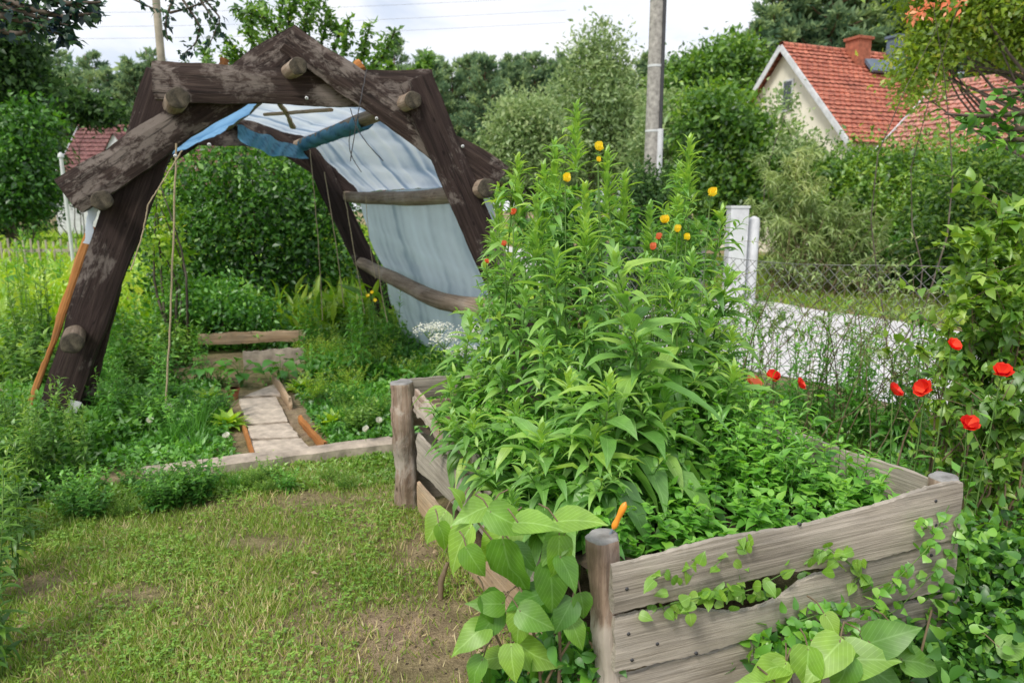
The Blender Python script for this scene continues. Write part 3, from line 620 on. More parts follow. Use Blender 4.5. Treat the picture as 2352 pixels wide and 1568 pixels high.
# short orange-brown block on the roof ridge
board('wedge_block', ap(815, 165, 2.2)+AX*.05, ap(850, 138, 2.2)+AX*.05, .075, .09, .08, NN, M_BATTEN, arch, seed=8, nx=8)
board('wedge_block', ap(520, 150, 1)+AX*.1, ap(530, 112, 1)+AX*.1, .06, .06, .06, NN, M_BATTEN, arch, seed=9, nx=8)
# concrete foot blocks / metal strap at left foot
board('metal_stake', ap(170, 920, 1.6), ap(150, 1010, 1.6), .07, .06, .01, NN, M_PIPE, arch, seed=12, nx=6)
# ------------------------------------------------------------------ twine hanging from the arch
def twine(p0, p1, r, label, sway=.02, seed=0, mat=None, name='twine', cat='twine', group='strings hanging from the timber arch'):
    g = np.random.default_rng(seed); s = np.linspace(0, 1, 22)[:, None]; p0, p1 = np.array(p0), np.array(p1)
    p = p0+(p1-p0)*s+np.array([math.sin(seed)*sway, math.cos(seed)*sway, 0])*np.sin(s*math.pi)+g.normal(size=(22, 3))*r*.25
    A = Acc(); A.tube(p, r, 6); return solo(name, A, mat or M_TWINE, label, cat, group, origin=tuple(p1))
ws = [((405, 330), (381, 930), .1, .009, 'thick frayed rope hanging beside the left leg of the arch'),
      ((712, 345), (741, 735), .78, .006, 'leftmost thin twine hanging before the dark shrub'),
      ((745, 395), (790, 705), .7, .006, 'thin twine hanging just left of the film, second from the left'),
      ((790, 440), (838, 720), .62, .006, 'thin twine tied to the bent right log near the back frame'),
      ((868, 598), (890, 740), .55, .006, 'short twine hanging from the lower bent log'),
      ((840, 450), (862, 640), .5, .004, 'pale twine hanging in front of the film beside the back leg'),
      ((418, 345), (340, 470), .02, .006, 'slack twine looped from the top log to the left leg'),
      ((340, 470), (300, 620), .02, .006, 'loose twine end running down the left leg')]
for i, (a, b, f, r, lb) in enumerate(ws):
    O = ap(a[0], a[1], 5.8)+AX*f; p0 = onplane(*a, O, NN); p1 = onplane(*b, O, NN); twine(p0, p1, r*.75, lb, .015, i)
for i, (a, b) in enumerate((((842, 160), (805, 370)), ((805, 250), (880, 370)), ((805, 300), (830, 395)))):
    O = ap(a[0], a[1], 5.9)+AX*.1*i; twine(onplane(*a, O, NN), onplane(*b, O, NN), .0035, ['dark wire tied over the right sloping beam', 'dark wire end curling towards the film', 'dark thin wire dangling below the roof film'][i], .05, i+3, M_DPIPE, 'wire', 'wire', 'wires dangling from the arch')
# ================================================================== COMPOST BOX
zt = .72
FL = G(1390, 1236, zt); FR = G(2196, 1112, zt); BL = G(932, 1165, 0); BL.z = zt
FL.z = FR.z = 0; BL.z = 0
e1 = (FR-FL); e2 = (BL-FL); BR = FR+e2*1.0
box = thing('compost_bed', FL, 'raised compost bed of weathered grey planks nailed to round corner posts', 'raised bed')
n1v = e1.normalized().cross(Vector((0, 0, 1))); n1v = n1v if n1v.y < 0 else -n1v     # outward front
n2v = e2.normalized().cross(Vector((0, 0, 1))); n2v = n2v if n2v.x < 0 else -n2v     # outward left
pr = .052
log('post', FL+Vector((.02, 0, -.02)), FL+Vector((-.004, 0, zt+.005)), pr, M_POST, M_PEND, box, 1, .012, (1, 0, 0), .09, pr*.93, 26, 40)['label'] = 'front left post with split grey top'
log('post', BL+Vector((.0, 0, -.02)), BL+Vector((-.01, 0, zt+.005)), .066, M_POST, M_PEND, box, 2, .012, (1, 0, 0), .14, .060, 26, 40)['label'] = 'back left post with peeling bark'
log('post', FR+Vector((.0, .06, -.02)), FR+Vector((.0, .06, zt-.0)), .05, M_POST, M_PEND, box, 3, .0, (1, 0, 0), .1)
log('post', BR+Vector((.0, 0, -.02)), BR+Vector((.0, 0, zt)), .055, M_POST, M_PEND, box, 4, .0, (1, 0, 0), .1)
# front planks: placed just outside the posts
Of = FL+n1v*(pr+.016)
def fp(px, py, d=0.): return onplane(px, py, Of+n1v*d, n1v)
def wfront(px, y0, y1): a, b = fp(px, y0), fp(px, y1); return (a-b).length, (a+b)/2
def fplank(x0, yt0, yb0, x1, yt1, yb1, name='plank', d=0., **k):
    a, b = fp(x0, yt0, d), fp(x0, yb0, d); c, e = fp(x1, yt1, d), fp(x1, yb1, d)
    return board(name, (a+b)/2, (c+e)/2, (a-b).length, (c-e).length, .026, n1v, k.pop('mat', M_PLANK), box, **k)
gs = lambda c, w_, a: (lambda s: a*np.exp(-((s-c)/w_)**2))
fplank(1404, 1300, 1406, 2200, 1112, 1234, d=.012, seed=21, wob=.004, top=lambda s: .006*np.sin(s*9), bot=lambda s: gs(.12, .1, -.004)(s)+gs(.42, .14, .012)(s), ragged=.002, nx=90)
fplank(1408, 1416, 1540, 2188, 1240, 1345, d=.003, seed=22, wob=.003, top=lambda s: gs(.36, .17, -.075)(s)+gs(.12, .06, .006)(s)+gs(.52, .06, .012)(s), ragged=.003, nx=120)
fplank(1420, 1552, 1690, 2190, 1356, 1490, d=-.010, seed=23, wob=.006, ragged=.003, nx=70)
fplank(1430, 1700, 1850, 2180, 1500, 1620, d=-.002, seed=24)
for (x_, y_, d_) in ((1440, 1352, .027), (1444, 1455, .018), (1510, 1478, .018), (1452, 1515, .018), (1838, 1204, .027), (2150, 1150, .027), (2150, 1205, .027), (2140, 1275, .018), (1600, 1500, .018)):
    P = fp(x_, y_, d_-.001); A = Acc(); A.tube([P-n1v*.008, P+n1v*.001, P+n1v*.002], [.0055, .0055, .002], 8); part('nail', A, M_DPIPE, box)
# back planks
nb_ = -n1v
def line(A_, B_, za, zb): return Vector((A_.x, A_.y, za)), Vector((B_.x, B_.y, zb))
off = nb_*.0-n1v*(-.08)
a, b = line(BL, BR, zt-.055, zt-.05); board('plank', a-n1v*.07, b-n1v*.07, .11, .12, .026, n1v, M_PLANK, box, seed=25, wob=.005, nx=60)
a, b = line(BL, BR, zt-.20, zt-.19); board('plank', a-n1v*.07, b-n1v*.07, .15, .15, .026, n1v, M_POST, box, seed=26, wob=.008, nx=60)
a, b = line(BL, BR, zt-.40, zt-.38); board('plank', a-n1v*.07, b-n1v*.07, .17, .17, .026, n1v, M_PLANK, box, seed=27, wob=.006)
a, b = line(BL, BR, zt-.62, zt-.60); board('plank', a-n1v*.07, b-n1v*.07, .17, .17, .026, n1v, M_PLANK, box, seed=28, wob=.006)
# right planks
for i, z in enumerate((zt-.10, zt-.30, zt-.50)):
    a, b = line(FR, BR, z, z-.04); board('plank', a-n2v*.02, b-n2v*.02, .16, .16, .024, n2v, M_PLANK, box, seed=30+i, wob=.006, nx=60)
# left planks, broken and sagging (plane through the left posts)
Ol = FL+n2v*.0
def lp(px, py, d=0.): return onplane(px, py, Ol+n2v*d, n2v)
def lplank(p0, p1, w0, w1, d, **k): return board('plank', lp(*p0, d), lp(*p1, d), w0, w1, .022, n2v, k.pop('mat', M_PLANK), box, **k)
lplank((960, 1030), (1250, 1330), .20, .17, -.02, seed=41, wob=.010, ragged=.01)['label'] = 'broken plank hanging askew on the left side'
lplank((1010, 1000), (1310, 1285), .12, .12, -.06, seed=42, wob=.010, ragged=.01)
lplank((962, 1140), (1330, 1560), .16, .17, -.04, seed=43, wob=.008, mat=M_TIMBER)
lplank((955, 920), (1015, 985), .14, .12, -.05, seed=44, wob=.01, ragged=.02, mat=M_POST)
# compost inside
A = Acc(); q = [FL, FR, BR, BL]; cx = sum((v for v in q), Vector())/4; nn = 24; V = []
for i in range(nn):
    for j in range(nn):
        s, t = .04+.92*i/(nn-1), .04+.92*j/(nn-1); P = FL+e1*s+e2*t; V.append((P.x, P.y, .50+.05*math.sin(s*7)*math.cos(t*5)+.015*rng.normal()))
A.put(V, [[i*nn+j, (i+1)*nn+j, (i+1)*nn+j+1, i*nn+j+1] for i in range(nn-1) for j in range(nn-1)], .5)
part('compost', A, M_SOIL, box)
# knife with an orange handle stuck in the front left post
kp = FL+Vector((.004, .01, zt+.005)); kd = (at(1440, 1150, kp.y)-at(1407, 1215, kp.y)).normalized()
kn = thing('garden_knife', kp, 'small knife with worn orange handle stuck in the front left post', 'knife')
k0 = at(1408, 1214, kp.y+.0); k1 = at(1438, 1152, kp.y+.0)
s = np.linspace(0, 1, 12); pts = [np.array(k0.lerp(k1, x_)) for x_ in s]
A = Acc(); A.tube(pts, [.004, .0088, .0095, .0085, .0078, .0078, .0085, .0095, .010, .0095, .0075, .001], 14); part('handle', A, M_ORANGE, kn)
A = Acc(); A.tube([np.array(kp+Vector((0, 0, -.02))), np.array(k0)], [.003, .004], 8); part('blade', A, M_STEEL, kn)
# ================================================================== PATH, KERB, BED EDGES
kd_ = (kb1-kb0).normalized(); kn_ = Vector((0, 0, 1))
o = board('kerb_beam', kb0+Vector((0, .0, .045))-kd_*.15, kb1+Vector((0, 0, .045)), .13, .17, .10, kn_, M_CONC, None, seed=61, wob=.012, warp=.004, ragged=.01)
tag(o, 'long low concrete kerb between the lawn and the planted beds', 'kerb')
def slab(pts, z, th, label, mat=M_SLAB):
    P = [G(*p, z) for p in pts]; A = Acc(); c = sum(P, Vector())/4; m_ = 9; V = []
    for k in (0, 1):
        for i in range(m_):
            for j in range(m_):
                s, t = i/(m_-1), j/(m_-1); q = (P[0]*(1-s)+P[1]*s)*(1-t)+(P[3]*(1-s)+P[2]*s)*t
                e = min(s, 1-s, t, 1-t); V.append((q.x+.004*rng.normal(), q.y+.004*rng.normal(), (z if k else 0)+(0 if e > 0 or not k else -.006)))
    Q = []; mm = m_*m_
    for i in range(m_-1):
        for j in range(m_-1): a = mm+i*m_+j; Q.append([a, a+1, a+m_+1, a+m_])
    edge = [i*m_ for i in range(m_)]+[(m_-1)*m_+j for j in range(1, m_)]+[i*m_+m_-1 for i in range(m_-2, -1, -1)]+[j for j in range(m_-2, 0, -1)]
    for a, b in zip(edge, edge[1:]+edge[:1]): Q.append([a, b, b+mm, a+mm])
    A.put(V, Q, .5); return solo('paving_slab', A, mat, label, 'paving slab', 'slabs of the garden path', origin=tuple(c), smooth=False)
slab([(548, 914), (634, 909), (660, 965), (567, 972)], .035, .03, 'farthest paving slab of the path, beside the terracotta pot')
slab([(569, 976), (662, 969), (686, 1000), (573, 1005)], .04, .03, 'narrow pale paving slab in the middle of the path')
slab([(574, 1010), (689, 1004), (738, 1050), (590, 1066)], .038, .03, 'nearest paving slab, its end against the concrete kerb')
slab([(628, 880), (690, 876), (650, 905), (560, 908)], .02, .03, 'stone slab at the end of the path, shaded by leaves')
def edge_board(p0, p1, hgt, mat, label, z=.0, t=.03, group=None, seed=0):
    a, b = G(*p0), G(*p1); a.z = b.z = z+hgt/2; nr = (b-a).cross(Vector((0, 0, 1))).normalized()
    return tag(board('edging_board', a, b, hgt, hgt, t, nr, mat, None, seed=seed, wob=.006, ragged=.004), label, 'edging board', group)
edge_board((690, 975), (748, 1040), .07, M_BATTEN, 'orange brown edging board right of the nearest paving slab', seed=1)
edge_board((560, 985), (588, 1075), .05, M_BATTEN, 'thin reddish edging board left of the nearest paving slab', seed=2)
edge_board((628, 880), (668, 940), .10, M_TIMBER, 'slanting board beside the farthest paving slab', seed=3)
edge_board((458, 815), (705, 806), .13, M_TIMBER, 'long brown board edging the far bed before the dark shrub', z=.12, seed=4)
edge_board((560, 850), (700, 840), .20, M_CONC, 'pale concrete edging piece under the long brown board', seed=5)
edge_board((60, 700), (150, 690), .22, M_CONC, 'low grey masonry edge left of the left arch leg', seed=6)
edge_board((860, 730), (1010, 800), .14, M_TIMBER, 'weathered board holding down the foot of the film', seed=7)
pc = G(537, 916); pot = thing('flower_pot', pc, 'small terracotta pot beside the far end of the slab path', 'flower pot')
A = Acc(); A.tube([pc+Vector((0, 0, z_)) for z_ in (0, .06, .085, .085, .10, .10, .03)], [.035, .048, .05, .058, .058, .05, .04], 18); part('pot_body', A, M_TERRA, pot)
A = Acc(); A.tube([pc+Vector((0, 0, .080)), pc+Vector((0, 0, .082))], [.049, .001], 16); part('soil', A, M_SOIL, pot)
bb = G(686, 742); A = Acc(); pts = [np.array(at(x_, y_, bb.y)) for x_, y_ in ((686, 745), (688, 712), (697, 675), (712, 645), (735, 618))]
A.tube(pts, [.05, .046, .04, .036, .03], 9); solo('bent_branch', A, M_LOG, 'bare bent branch rising before the dark shrub', 'branch', origin=tuple(bb))
bb = G(1012, 1375); A = Acc(); A.tube([bb, bb+Vector((.0, .02, .07)), bb+Vector((.03, .04, .15))], [.012, .014, .008], 8)
solo('tree_stump', A, M_RSTEM, 'short broken stick standing at the edge of the bare soil', 'stick', origin=tuple(bb))
# ================================================================== HOUSES
def gable_house(loc, u, ln, hw, z_e, z_r, wallm, roofm, label, rows=20, ov=.3, name='brick_house', chim=(), wins=(), barge=M_WHITE, nrows_geo=True):
    """u ridge direction; loc = ground point under near ridge end"""
    root = thing(name, loc, label, 'house'); u = Vector((*u, 0)).normalized(); v = Vector((u.y, -u.x, 0))   # v towards camera side
    lc = Vector(loc); A = Acc()
    def W(a, b, z): return lc+u*a+v*b+Vector((0, 0, z))
    th = .0
    for a in (0, ln):
        A.put([W(a, -hw, 0), W(a, hw, 0), W(a, hw, z_e), W(a, -hw, z_e)], [[0, 1, 2, 3]], .5)
        A.put([W(a, -hw, z_e), W(a, hw, z_e), W(a, .02, z_r-.08), W(a, -.02, z_r-.08)], [[0, 1, 2, 3]], .5)
    for b in (hw, -hw): A.put([W(0, b, 0), W(ln, b, 0), W(ln, b, z_e), W(0, b, z_e)], [[0, 1, 2, 3]], .5)
    part('wall', A, wallm, root, smooth=False)
    for sgn in (1, -1):   # roof slope: overlapping stepped tile courses in its own local frame
        e = W(-ov, sgn*(hw+ov*.6), z_e-ov*.6*(z_r-z_e)/hw); r_ = W(-ov, 0, z_r); Ln = ln+2*ov; S = (r_-e); sl_ = S.length; S.normalize()
        nr = u.cross(S); nr = nr if nr.z > 0 else -nr
        A = Acc(); V = []; Q = []; mcol = 60
        for k in range(rows):
            s0, s1 = k/rows*sl_, (k+1)/rows*sl_+.03
            for (s_, zz) in ((s0, .0), (s0, .07), (s1, .015)):
                for c_ in range(mcol+1): V.append((c_/mcol*Ln, s_+.012*math.sin(c_*2.1+k), zz+.02*abs(math.sin(c_*1.57))+.008*rng.normal()*(zz > 0)))
            b0 = k*3*(mcol+1)
            for rr in (0, 1):
                for c_ in range(mcol): a = b0+rr*(mcol+1)+c_; Q.append([a, a+1, a+mcol+2, a+mcol+1])
        A.put(V, Q, .5); me = A.mesh('roof', smooth=False); me.materials.append(roofm); o = bpy.data.objects.new('roof', me); COL.objects.link(o)
        M = Matrix((u, S, nr)).transposed().to_4x4(); M.translation = e; place_local(o, M, root)
        for a_ in (-ov-.04,):
            board('bargeboard', W(a_, sgn*(hw+ov*.6), z_e-ov*.6*(z_r-z_e)/hw-.06), W(a_, 0, z_r-.06), .2, .2, .04, u, barge, root, seed=1, wob=.0, nx=6)
    A = Acc(); A.tube([W(-ov, 0, z_r+.02), W(ln+ov, 0, z_r+.02)], [.11, .11], 8); part('ridge_cap', A, roofm, root)
    for (a, b, z, w_, h_, mt, nm) in chim:
        A = Acc(); c = W(a, b, z); Mx = [[u.x, v.x, 0], [u.y, v.y, 0], [0, 0, 1]]
        A.box(c+Vector((0, 0, h_/2)), (w_/2, w_/2, h_/2), .5, Mx); A.box(c+Vector((0, 0, h_+.05)), (w_/2+.06, w_/2+.06, .05), .5, Mx); part(nm, A, mt, root, smooth=False)
    for (side, a, z, w_, h_) in wins:
        A = Acc(); Mx = [[u.x, v.x, 0], [u.y, v.y, 0], [0, 0, 1]]
        c = W(-.03, a, z) if side == 'g' else W(a, hw+.03, z); hs = (.03, w_/2, h_/2) if side == 'g' else (w_/2, .03, h_/2)
        A.box(c, hs, .5, Mx); f = part('window', A, barge, root, smooth=False)
        A = Acc(); dlt = (-u if side == 'g' else v)*.02; A.box(c+dlt, (.025, w_/2-.06, h_/2-.06) if side == 'g' else (w_/2-.06, .025, h_/2-.06), .5, Mx); part('pane', A, M_GLASS, f, smooth=False, origin=tuple(root.location))
    return root
h1 = gable_house((10.0, 26.8, 0), (.93, .37), 7.6, 3.3, 3.95, 7.45, M_CREAM, M_ROOF, 'cream rendered house with steep orange red tiled roof and two chimneys', rows=22,
    chim=((3.0, .35, 6.7, .62, 1.1, M_BRICK, 'chimney'), (5.0, .3, 6.7, .5, 1.35, M_FLASH, 'chimney')), wins=(('g', 0.2, 5.7, .5, 1.1), ('g', .9, 2.6, 1.0, 1.2), ('s', 2.2, 2.4, 1.1, 1.2)))
u1 = Vector((.93, .37, 0)).normalized(); v1 = Vector((u1.y, -u1.x, 0)); c = Vector((10, 26.8, 0))+u1*4.0+v1*.75+Vector((0, 0, 6.78))
sl1 = Vector((0, 0, 0)); A = Acc(); S = (v1*3.3-Vector((0, 0, 3.5))).normalized(); nr = u1.cross(S); nr = nr if nr.z > 0 else -nr
A.box(c+nr*.12, (.95, .35, .05), .5, [[u1.x, S.x, nr.x], [u1.y, S.y, nr.y], [u1.z, S.z, nr.z]]); part('roof_hatch', A, M_FLASH, h1, smooth=False)
h2 = gable_house((11.9, 19.9, 0), (.58, -.81), 4.6, 3.0, 3.0, 4.95, M_CREAM, M_ROOF2, 'low outbuilding with faded pink tiled roof behind the right hedge', rows=15, name='outbuilding', ov=.35)
h3 = gable_house((-21.8, 37.0, 0), (.99, .08), 8.5, 3.6, 2.4, 5.75, M_WHITE, M_ROOF3, 'distant white house with dark red brown roof left of the arch', rows=16, name='brick_house', chim=())
lc3 = Vector((-18.0, 34.2, 0)); A = Acc()
u3 = Vector((.99, .08, 0)).normalized(); v3 = Vector((u3.y, -u3.x, 0))
def W3(a, b, z): return Vector((-21.8, 37.0, 0))+u3*a+v3*b+Vector((0, 0, z))
A.put([W3(1.4, 3.9, 2.0), W3(4.8, 3.9, 2.0), W3(3.15, 3.9, 5.0), W3(3.05, 3.9, 5.0)], [[0, 1, 2, 3]], .5); part('gable', A, M_WHITE, h3, smooth=False)
for s_, x_ in ((-1, 1.3), (1, 4.9)):
    A = Acc(); A.put([W3(x_, 4.0, 2.0), W3(3.1, 4.0, 5.1), W3(3.1, 1.0, 5.1), W3(x_, 1.0, 2.0)], [[0, 1, 2, 3]], .5); part('dormer_roof', A, M_ROOF3, h3, smooth=False)
# ================================================================== POLES AND POSTS
def pole(name, px, ytop, ybase_Y, wpx, mat, label, cat, taper=.85, dx=0., ztop=None):
    b = at(px, 480, ybase_Y); d = b.y*CP; r = wpx/F*d/2; ztop = ztop or at(px, ytop, ybase_Y).z
    lc = Vector((b.x, b.y, 0)); root = thing(name, lc, label, cat); A = Acc(); s = np.linspace(0, 1, 12)
    A.tube([lc+Vector((dx*x_, 0, ztop*x_)) for x_ in s], [r*(1-(1-taper)*x_) for x_ in s], 14); part('shaft', A, mat, root); return root, lc, r, ztop
root, lc, r, z_ = pole('utility_pole', 1493, 0, 13.0, 36, M_POLE, 'tall rough concrete utility pole with dark conduit, leafy climber round its foot', 'utility pole', .8, ztop=8.5)
A = Acc(); A.tube([lc+Vector((r*.80, -r*.62, 3.0)), lc+Vector((r*.66, -r*.52, 8.3))], [.035, .035], 8); part('conduit', A, M_DPIPE, root)
A = Acc(); A.tube([lc+Vector((r*.85, -r*.70, .3)), lc+Vector((r*.80, -r*.67, 3.05))], [.055, .055], 10); part('cable_guard', A, M_WHITE, root)
for z in (3.0, 4.1, 5.2, 6.3):
    A = Acc(); k = 1-.2*z/8.5; A.tube([lc+Vector((0, 0, z)), lc+Vector((0, 0, z+.04))], [r*k*1.05, r*k*1.05], 16); part('strap', A, M_PIPE, root)
root, lc, r, z_ = pole('wooden_pole', 401, 18, 11.0, 20, M_WPOLE, 'pale wooden utility pole rising behind the left end of the arch', 'utility pole', .8, ztop=at(398, -60, 11).z)
p_pole = lc+Vector((0, 0, z_))
for i, (y0, y1) in enumerate(((45, 52), (78, 84), (105, 112), (18, 10))):
    a = at(-900, y0-30, 30); b = at(400+900, y1-60, 40); s = np.linspace(0, 1, 30)[:, None]; pp = np.array(a)+(np.array(b)-np.array(a))*s-np.array([0, 0, .5])*np.sin(s*math.pi)
    A = Acc(); A.tube(pp, .006, 4); solo('power_line', A, M_WIRE, 'thin overhead wire crossing the white sky above the left trees', 'power line', 'overhead wires', origin=tuple(pp[0]))
root, lc, r, z_ = pole('washing_line_pole', 154, 360, 12.5, 8, M_PIPE, 'slim pale metal pole standing left of the arch', 'pole', 1., ztop=at(150, 362, 12.5).z)
A = Acc(); A.tube([lc+Vector((0, 0, z_)), lc+Vector((0, 0, z_+.05)), lc+Vector((0, 0, z_+.09))], [r*1.6, r*1.6, r*.3], 10); part('finial', A, M_PIPE, root)
mb = at(1690, 560, 12.0); lc = Vector((mb.x, mb.y, 0)); root = thing('meter_cabinet', lc, 'white roadside meter cabinet half hidden by leaves', 'cabinet'); zt_ = at(1690, 478, 12).z
A = Acc(); A.box(lc+Vector((0, 0, zt_/2)), (.15, .13, zt_/2)); part('cabinet_body', A, M_WHITE, root, smooth=False)
A = Acc(); A.box(lc+Vector((0, 0, zt_+.02)), (.165, .145, .02)); part('cabinet_lid', A, M_PIPE, root, smooth=False)
A = Acc(); A.box(lc+Vector((0, -.134, zt_*.62)), (.11, .008, zt_*.26)); part('door', A, M_PIPE, root, smooth=False)
lc2 = lc+Vector((.32, .1, 0)); root = thing('white_gatepost', lc2, 'short round white gatepost right of the meter cabinet', 'gatepost')
A = Acc(); A.tube([lc2+Vector((0, 0, z)) for z in (0, 1.45, 1.5, 1.53)], [.10, .10, .08, .01], 14); part('shaft', A, M_WHITE, root)
# ================================================================== CHAIN-LINK FENCE
fa, fb = Vector((1.05, 7.9, 0)), Vector((4.35, 3.1, 0)); fdir = (fb-fa); fl = fdir.length; fdir.normalize(); fh = 1.22
fence = thing('chain_link_fence', fa, 'rusty grey chain-link fence overgrown with weeds between garden and road', 'fence')
A = Acc(); cell = .105; k = -fh
def fpnt(s, z): return fa+fdir*s+Vector((0, 0, z))+Vector((0, 0, .03*math.sin(s*2.1)))
s0 = -fh
while s0 < fl:
    for sg in (1, -1):
        pts = []
        for t in np.linspace(0, 1, 9):
            s_ = s0+t*fh if sg > 0 else s0+fh-t*fh
            if 0 <= s_ <= fl: pts.append(fpnt(s_, .04+t*(fh-.04))+fdir.cross(Vector((0, 0, 1)))*(.004*sg))
        if len(pts) > 1: A.tube(pts, .0028, 4)
    s0 += cell
part('wire_mesh', A, M_WIRE, fence)
for z in (.06, .65, fh):
    A = Acc(); A.tube([fpnt(s_, z) for s_ in np.linspace(0, fl, 20)], .003, 5); part('tension_wire', A, M_WIRE, fence)
for s_ in (.02, 1.4, 5.2, fl-.02):
    A = Acc(); A.tube([fpnt(s_, 0), fpnt(s_, fh+.06)], [.024, .022], 9); part('fence_post', A, M_WIRE, fence)
# picket fence far left
pk = thing('picket_fence', at(90, 500, 17)*1, 'low pale picket fence among weeds at far left', 'fence'); pk.location.z = 0
for i in range(16):
    b = Vector((pk.location.x-1.2+i*.17, 17+.02*i, 0)); A = Acc(); A.box(b+Vector((0, 0, .45)), (.022, .012, .45+.03*rng.normal()), .5); part('picket', A, M_WPOLE, pk, smooth=False)
A = Acc(); A.box(Vector((pk.location.x, 17.17, .65)), (1.35, .015, .04)); part('rail', A, M_WPOLE, pk, smooth=False)
# ================================================================== VEGETATION
M_LITTER = leafmat('leaf_litter', g3((.08, .05, .03), (.16, .10, .05), (.27, .19, .10), (.42, .33, .20)), .1, .02, k=(1, 1, 1))
def pb(px, py, Y, rx, ry, rd=None):
    c = at(px, py, Y); d = c.y*CP-(c.z-HC)*SP; r = (rx/F*d, (rd or (rx+ry)/2)/F*d, ry/F*d); return c, r
def pbush(name, Y, bl, n, size, mat, label, cat='shrub', group=None, as_tree=False, rootpx=None, **k):
    B = [pb(b[0], b[1], Y+(b[4] if len(b) > 4 else 0), b[2], b[3]) for b in bl]
    cx_ = sum(c.x for c, r in B)/len(B); cy_ = sum(c.y for c, r in B)/len(B)
    if rootpx: cx_ = at(rootpx, 500, Y).x
    loc = (cx_, cy_, 0.)
    rel = [((c.x-cx_, c.y-cy_, c.z), r) for c, r in B]
    if as_tree:
        top = max(c[2] for c, r in rel); return tree(name, loc, top, rel, n, size, mat, label, cat, group, th=top*.9, **k)
    return bush(name, loc, rel, n, size, mat, label, cat, group, **k)
# ---- pines of the far wood: four shapes, copied
protos = []
for i, (h, nb_, spd) in enumerate(((12, 44, .17), (12.5, 50, .15), (11.5, 40, .20), (12, 46, .18))):
    A, B = pine_mesh(h, i+1, nb_, spd, .18 if i < 2 else .4, .34, 2.0)
    protos.append((A.mesh('crown'), B.mesh('trunk'))); protos[-1][0].materials.append(M_PINE); protos[-1][1].materials.append(M_PBARK)
def pine(i, px, ytop, Y, label, group, wide=1.0):
    tp = at(px, ytop, Y); s = tp.z/12.; r = thing('pine_tree', (tp.x, tp.y, 0), label, 'pine tree', group)
    r.scale = (s*wide, s*wide, s); r.rotation_euler = (0, 0, rng.random()*6.28)
    for nm, me in (('crown', protos[i % 4][0]), ('trunk', protos[i % 4][1])):
        o = bpy.data.objects.new(nm, me); COL.objects.link(o); o.parent = r
for i, px in enumerate(np.linspace(-60, 345, 13)): pine(i, px+rng.normal()*8, 168+rng.normal()*28, 38+rng.random()*8, 'dark pine in the wood behind the brown roofed house on the left', 'pines of the left wood', 1.0)
for i, px in enumerate(np.linspace(900, 1300, 22)): pine(i+1, px+rng.normal()*9, 140+rng.normal()*20, 42+rng.random()*10, 'dark green pine in the treeline right of the arch', 'pines of the middle wood', .9)
for i, px in enumerate(np.linspace(1440, 1740, 10)): pine(i+2, px+rng.normal()*8, 150+rng.normal()*18-(30 if px > 1650 else 0), 42+rng.random()*8, 'pine standing between the utility pole and the cream house', 'pines behind the utility pole', 1.1)
for i, px in enumerate(np.linspace(360, 880, 12)): pine(i, px, 190+rng.normal()*15, 46+rng.random()*6, 'pine seen behind and through the timber arch', 'pines behind the arch', 1.1)
for i, (px, yt, Y) in enumerate(((1735, 60, 36), (1790, -40, 38), (1860, -90, 41), (1920, -130, 39), (1990, -100, 40), (2060, -120, 42), (2120, -60, 39), (2190, -100, 38), (2270, -80, 36), (2340, -100, 37), (1835, 20, 47), (1950, 10, 48), (2090, 20, 48))):
    pine(i, px, yt, Y, ['tall pine towering behind the cream house', 'tall pine with open sky at its left side above the cream house'][i in (0, 1)], 'tall pines behind the cream house', 1.25)
# ---- deciduous trees and shrubs beyond the fence
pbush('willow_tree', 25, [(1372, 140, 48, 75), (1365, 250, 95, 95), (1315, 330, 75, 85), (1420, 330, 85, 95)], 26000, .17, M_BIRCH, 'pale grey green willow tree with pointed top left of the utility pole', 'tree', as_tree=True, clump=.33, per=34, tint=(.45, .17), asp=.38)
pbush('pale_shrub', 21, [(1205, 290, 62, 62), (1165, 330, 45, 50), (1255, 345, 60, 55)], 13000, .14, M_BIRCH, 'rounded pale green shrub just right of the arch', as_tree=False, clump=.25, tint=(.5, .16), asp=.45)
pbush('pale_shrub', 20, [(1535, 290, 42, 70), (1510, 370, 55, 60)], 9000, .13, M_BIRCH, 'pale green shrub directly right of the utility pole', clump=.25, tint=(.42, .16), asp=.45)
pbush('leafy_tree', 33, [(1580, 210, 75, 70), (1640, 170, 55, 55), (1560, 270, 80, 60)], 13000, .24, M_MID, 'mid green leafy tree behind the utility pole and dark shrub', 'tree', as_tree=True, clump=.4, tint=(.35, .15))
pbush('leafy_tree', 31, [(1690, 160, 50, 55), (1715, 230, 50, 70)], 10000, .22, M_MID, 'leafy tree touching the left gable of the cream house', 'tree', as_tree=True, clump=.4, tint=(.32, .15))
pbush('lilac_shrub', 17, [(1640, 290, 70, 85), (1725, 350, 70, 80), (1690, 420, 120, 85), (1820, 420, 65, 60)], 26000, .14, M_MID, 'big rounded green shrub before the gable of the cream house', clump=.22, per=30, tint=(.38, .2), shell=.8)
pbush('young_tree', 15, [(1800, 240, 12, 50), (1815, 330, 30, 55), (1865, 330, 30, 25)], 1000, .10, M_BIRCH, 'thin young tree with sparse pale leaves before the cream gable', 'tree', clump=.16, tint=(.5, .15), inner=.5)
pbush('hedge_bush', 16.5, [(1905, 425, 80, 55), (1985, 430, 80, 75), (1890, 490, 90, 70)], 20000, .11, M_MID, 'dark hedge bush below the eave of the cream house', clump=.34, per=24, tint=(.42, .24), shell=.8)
pbush('hedge_bush', 16, [(2120, 430, 100, 85), (2080, 500, 100, 80)], 18000, .11, M_MID, 'bushy hedge below the left end of the pink tiled roof', clump=.34, per=24, tint=(.38, .24), shell=.8)
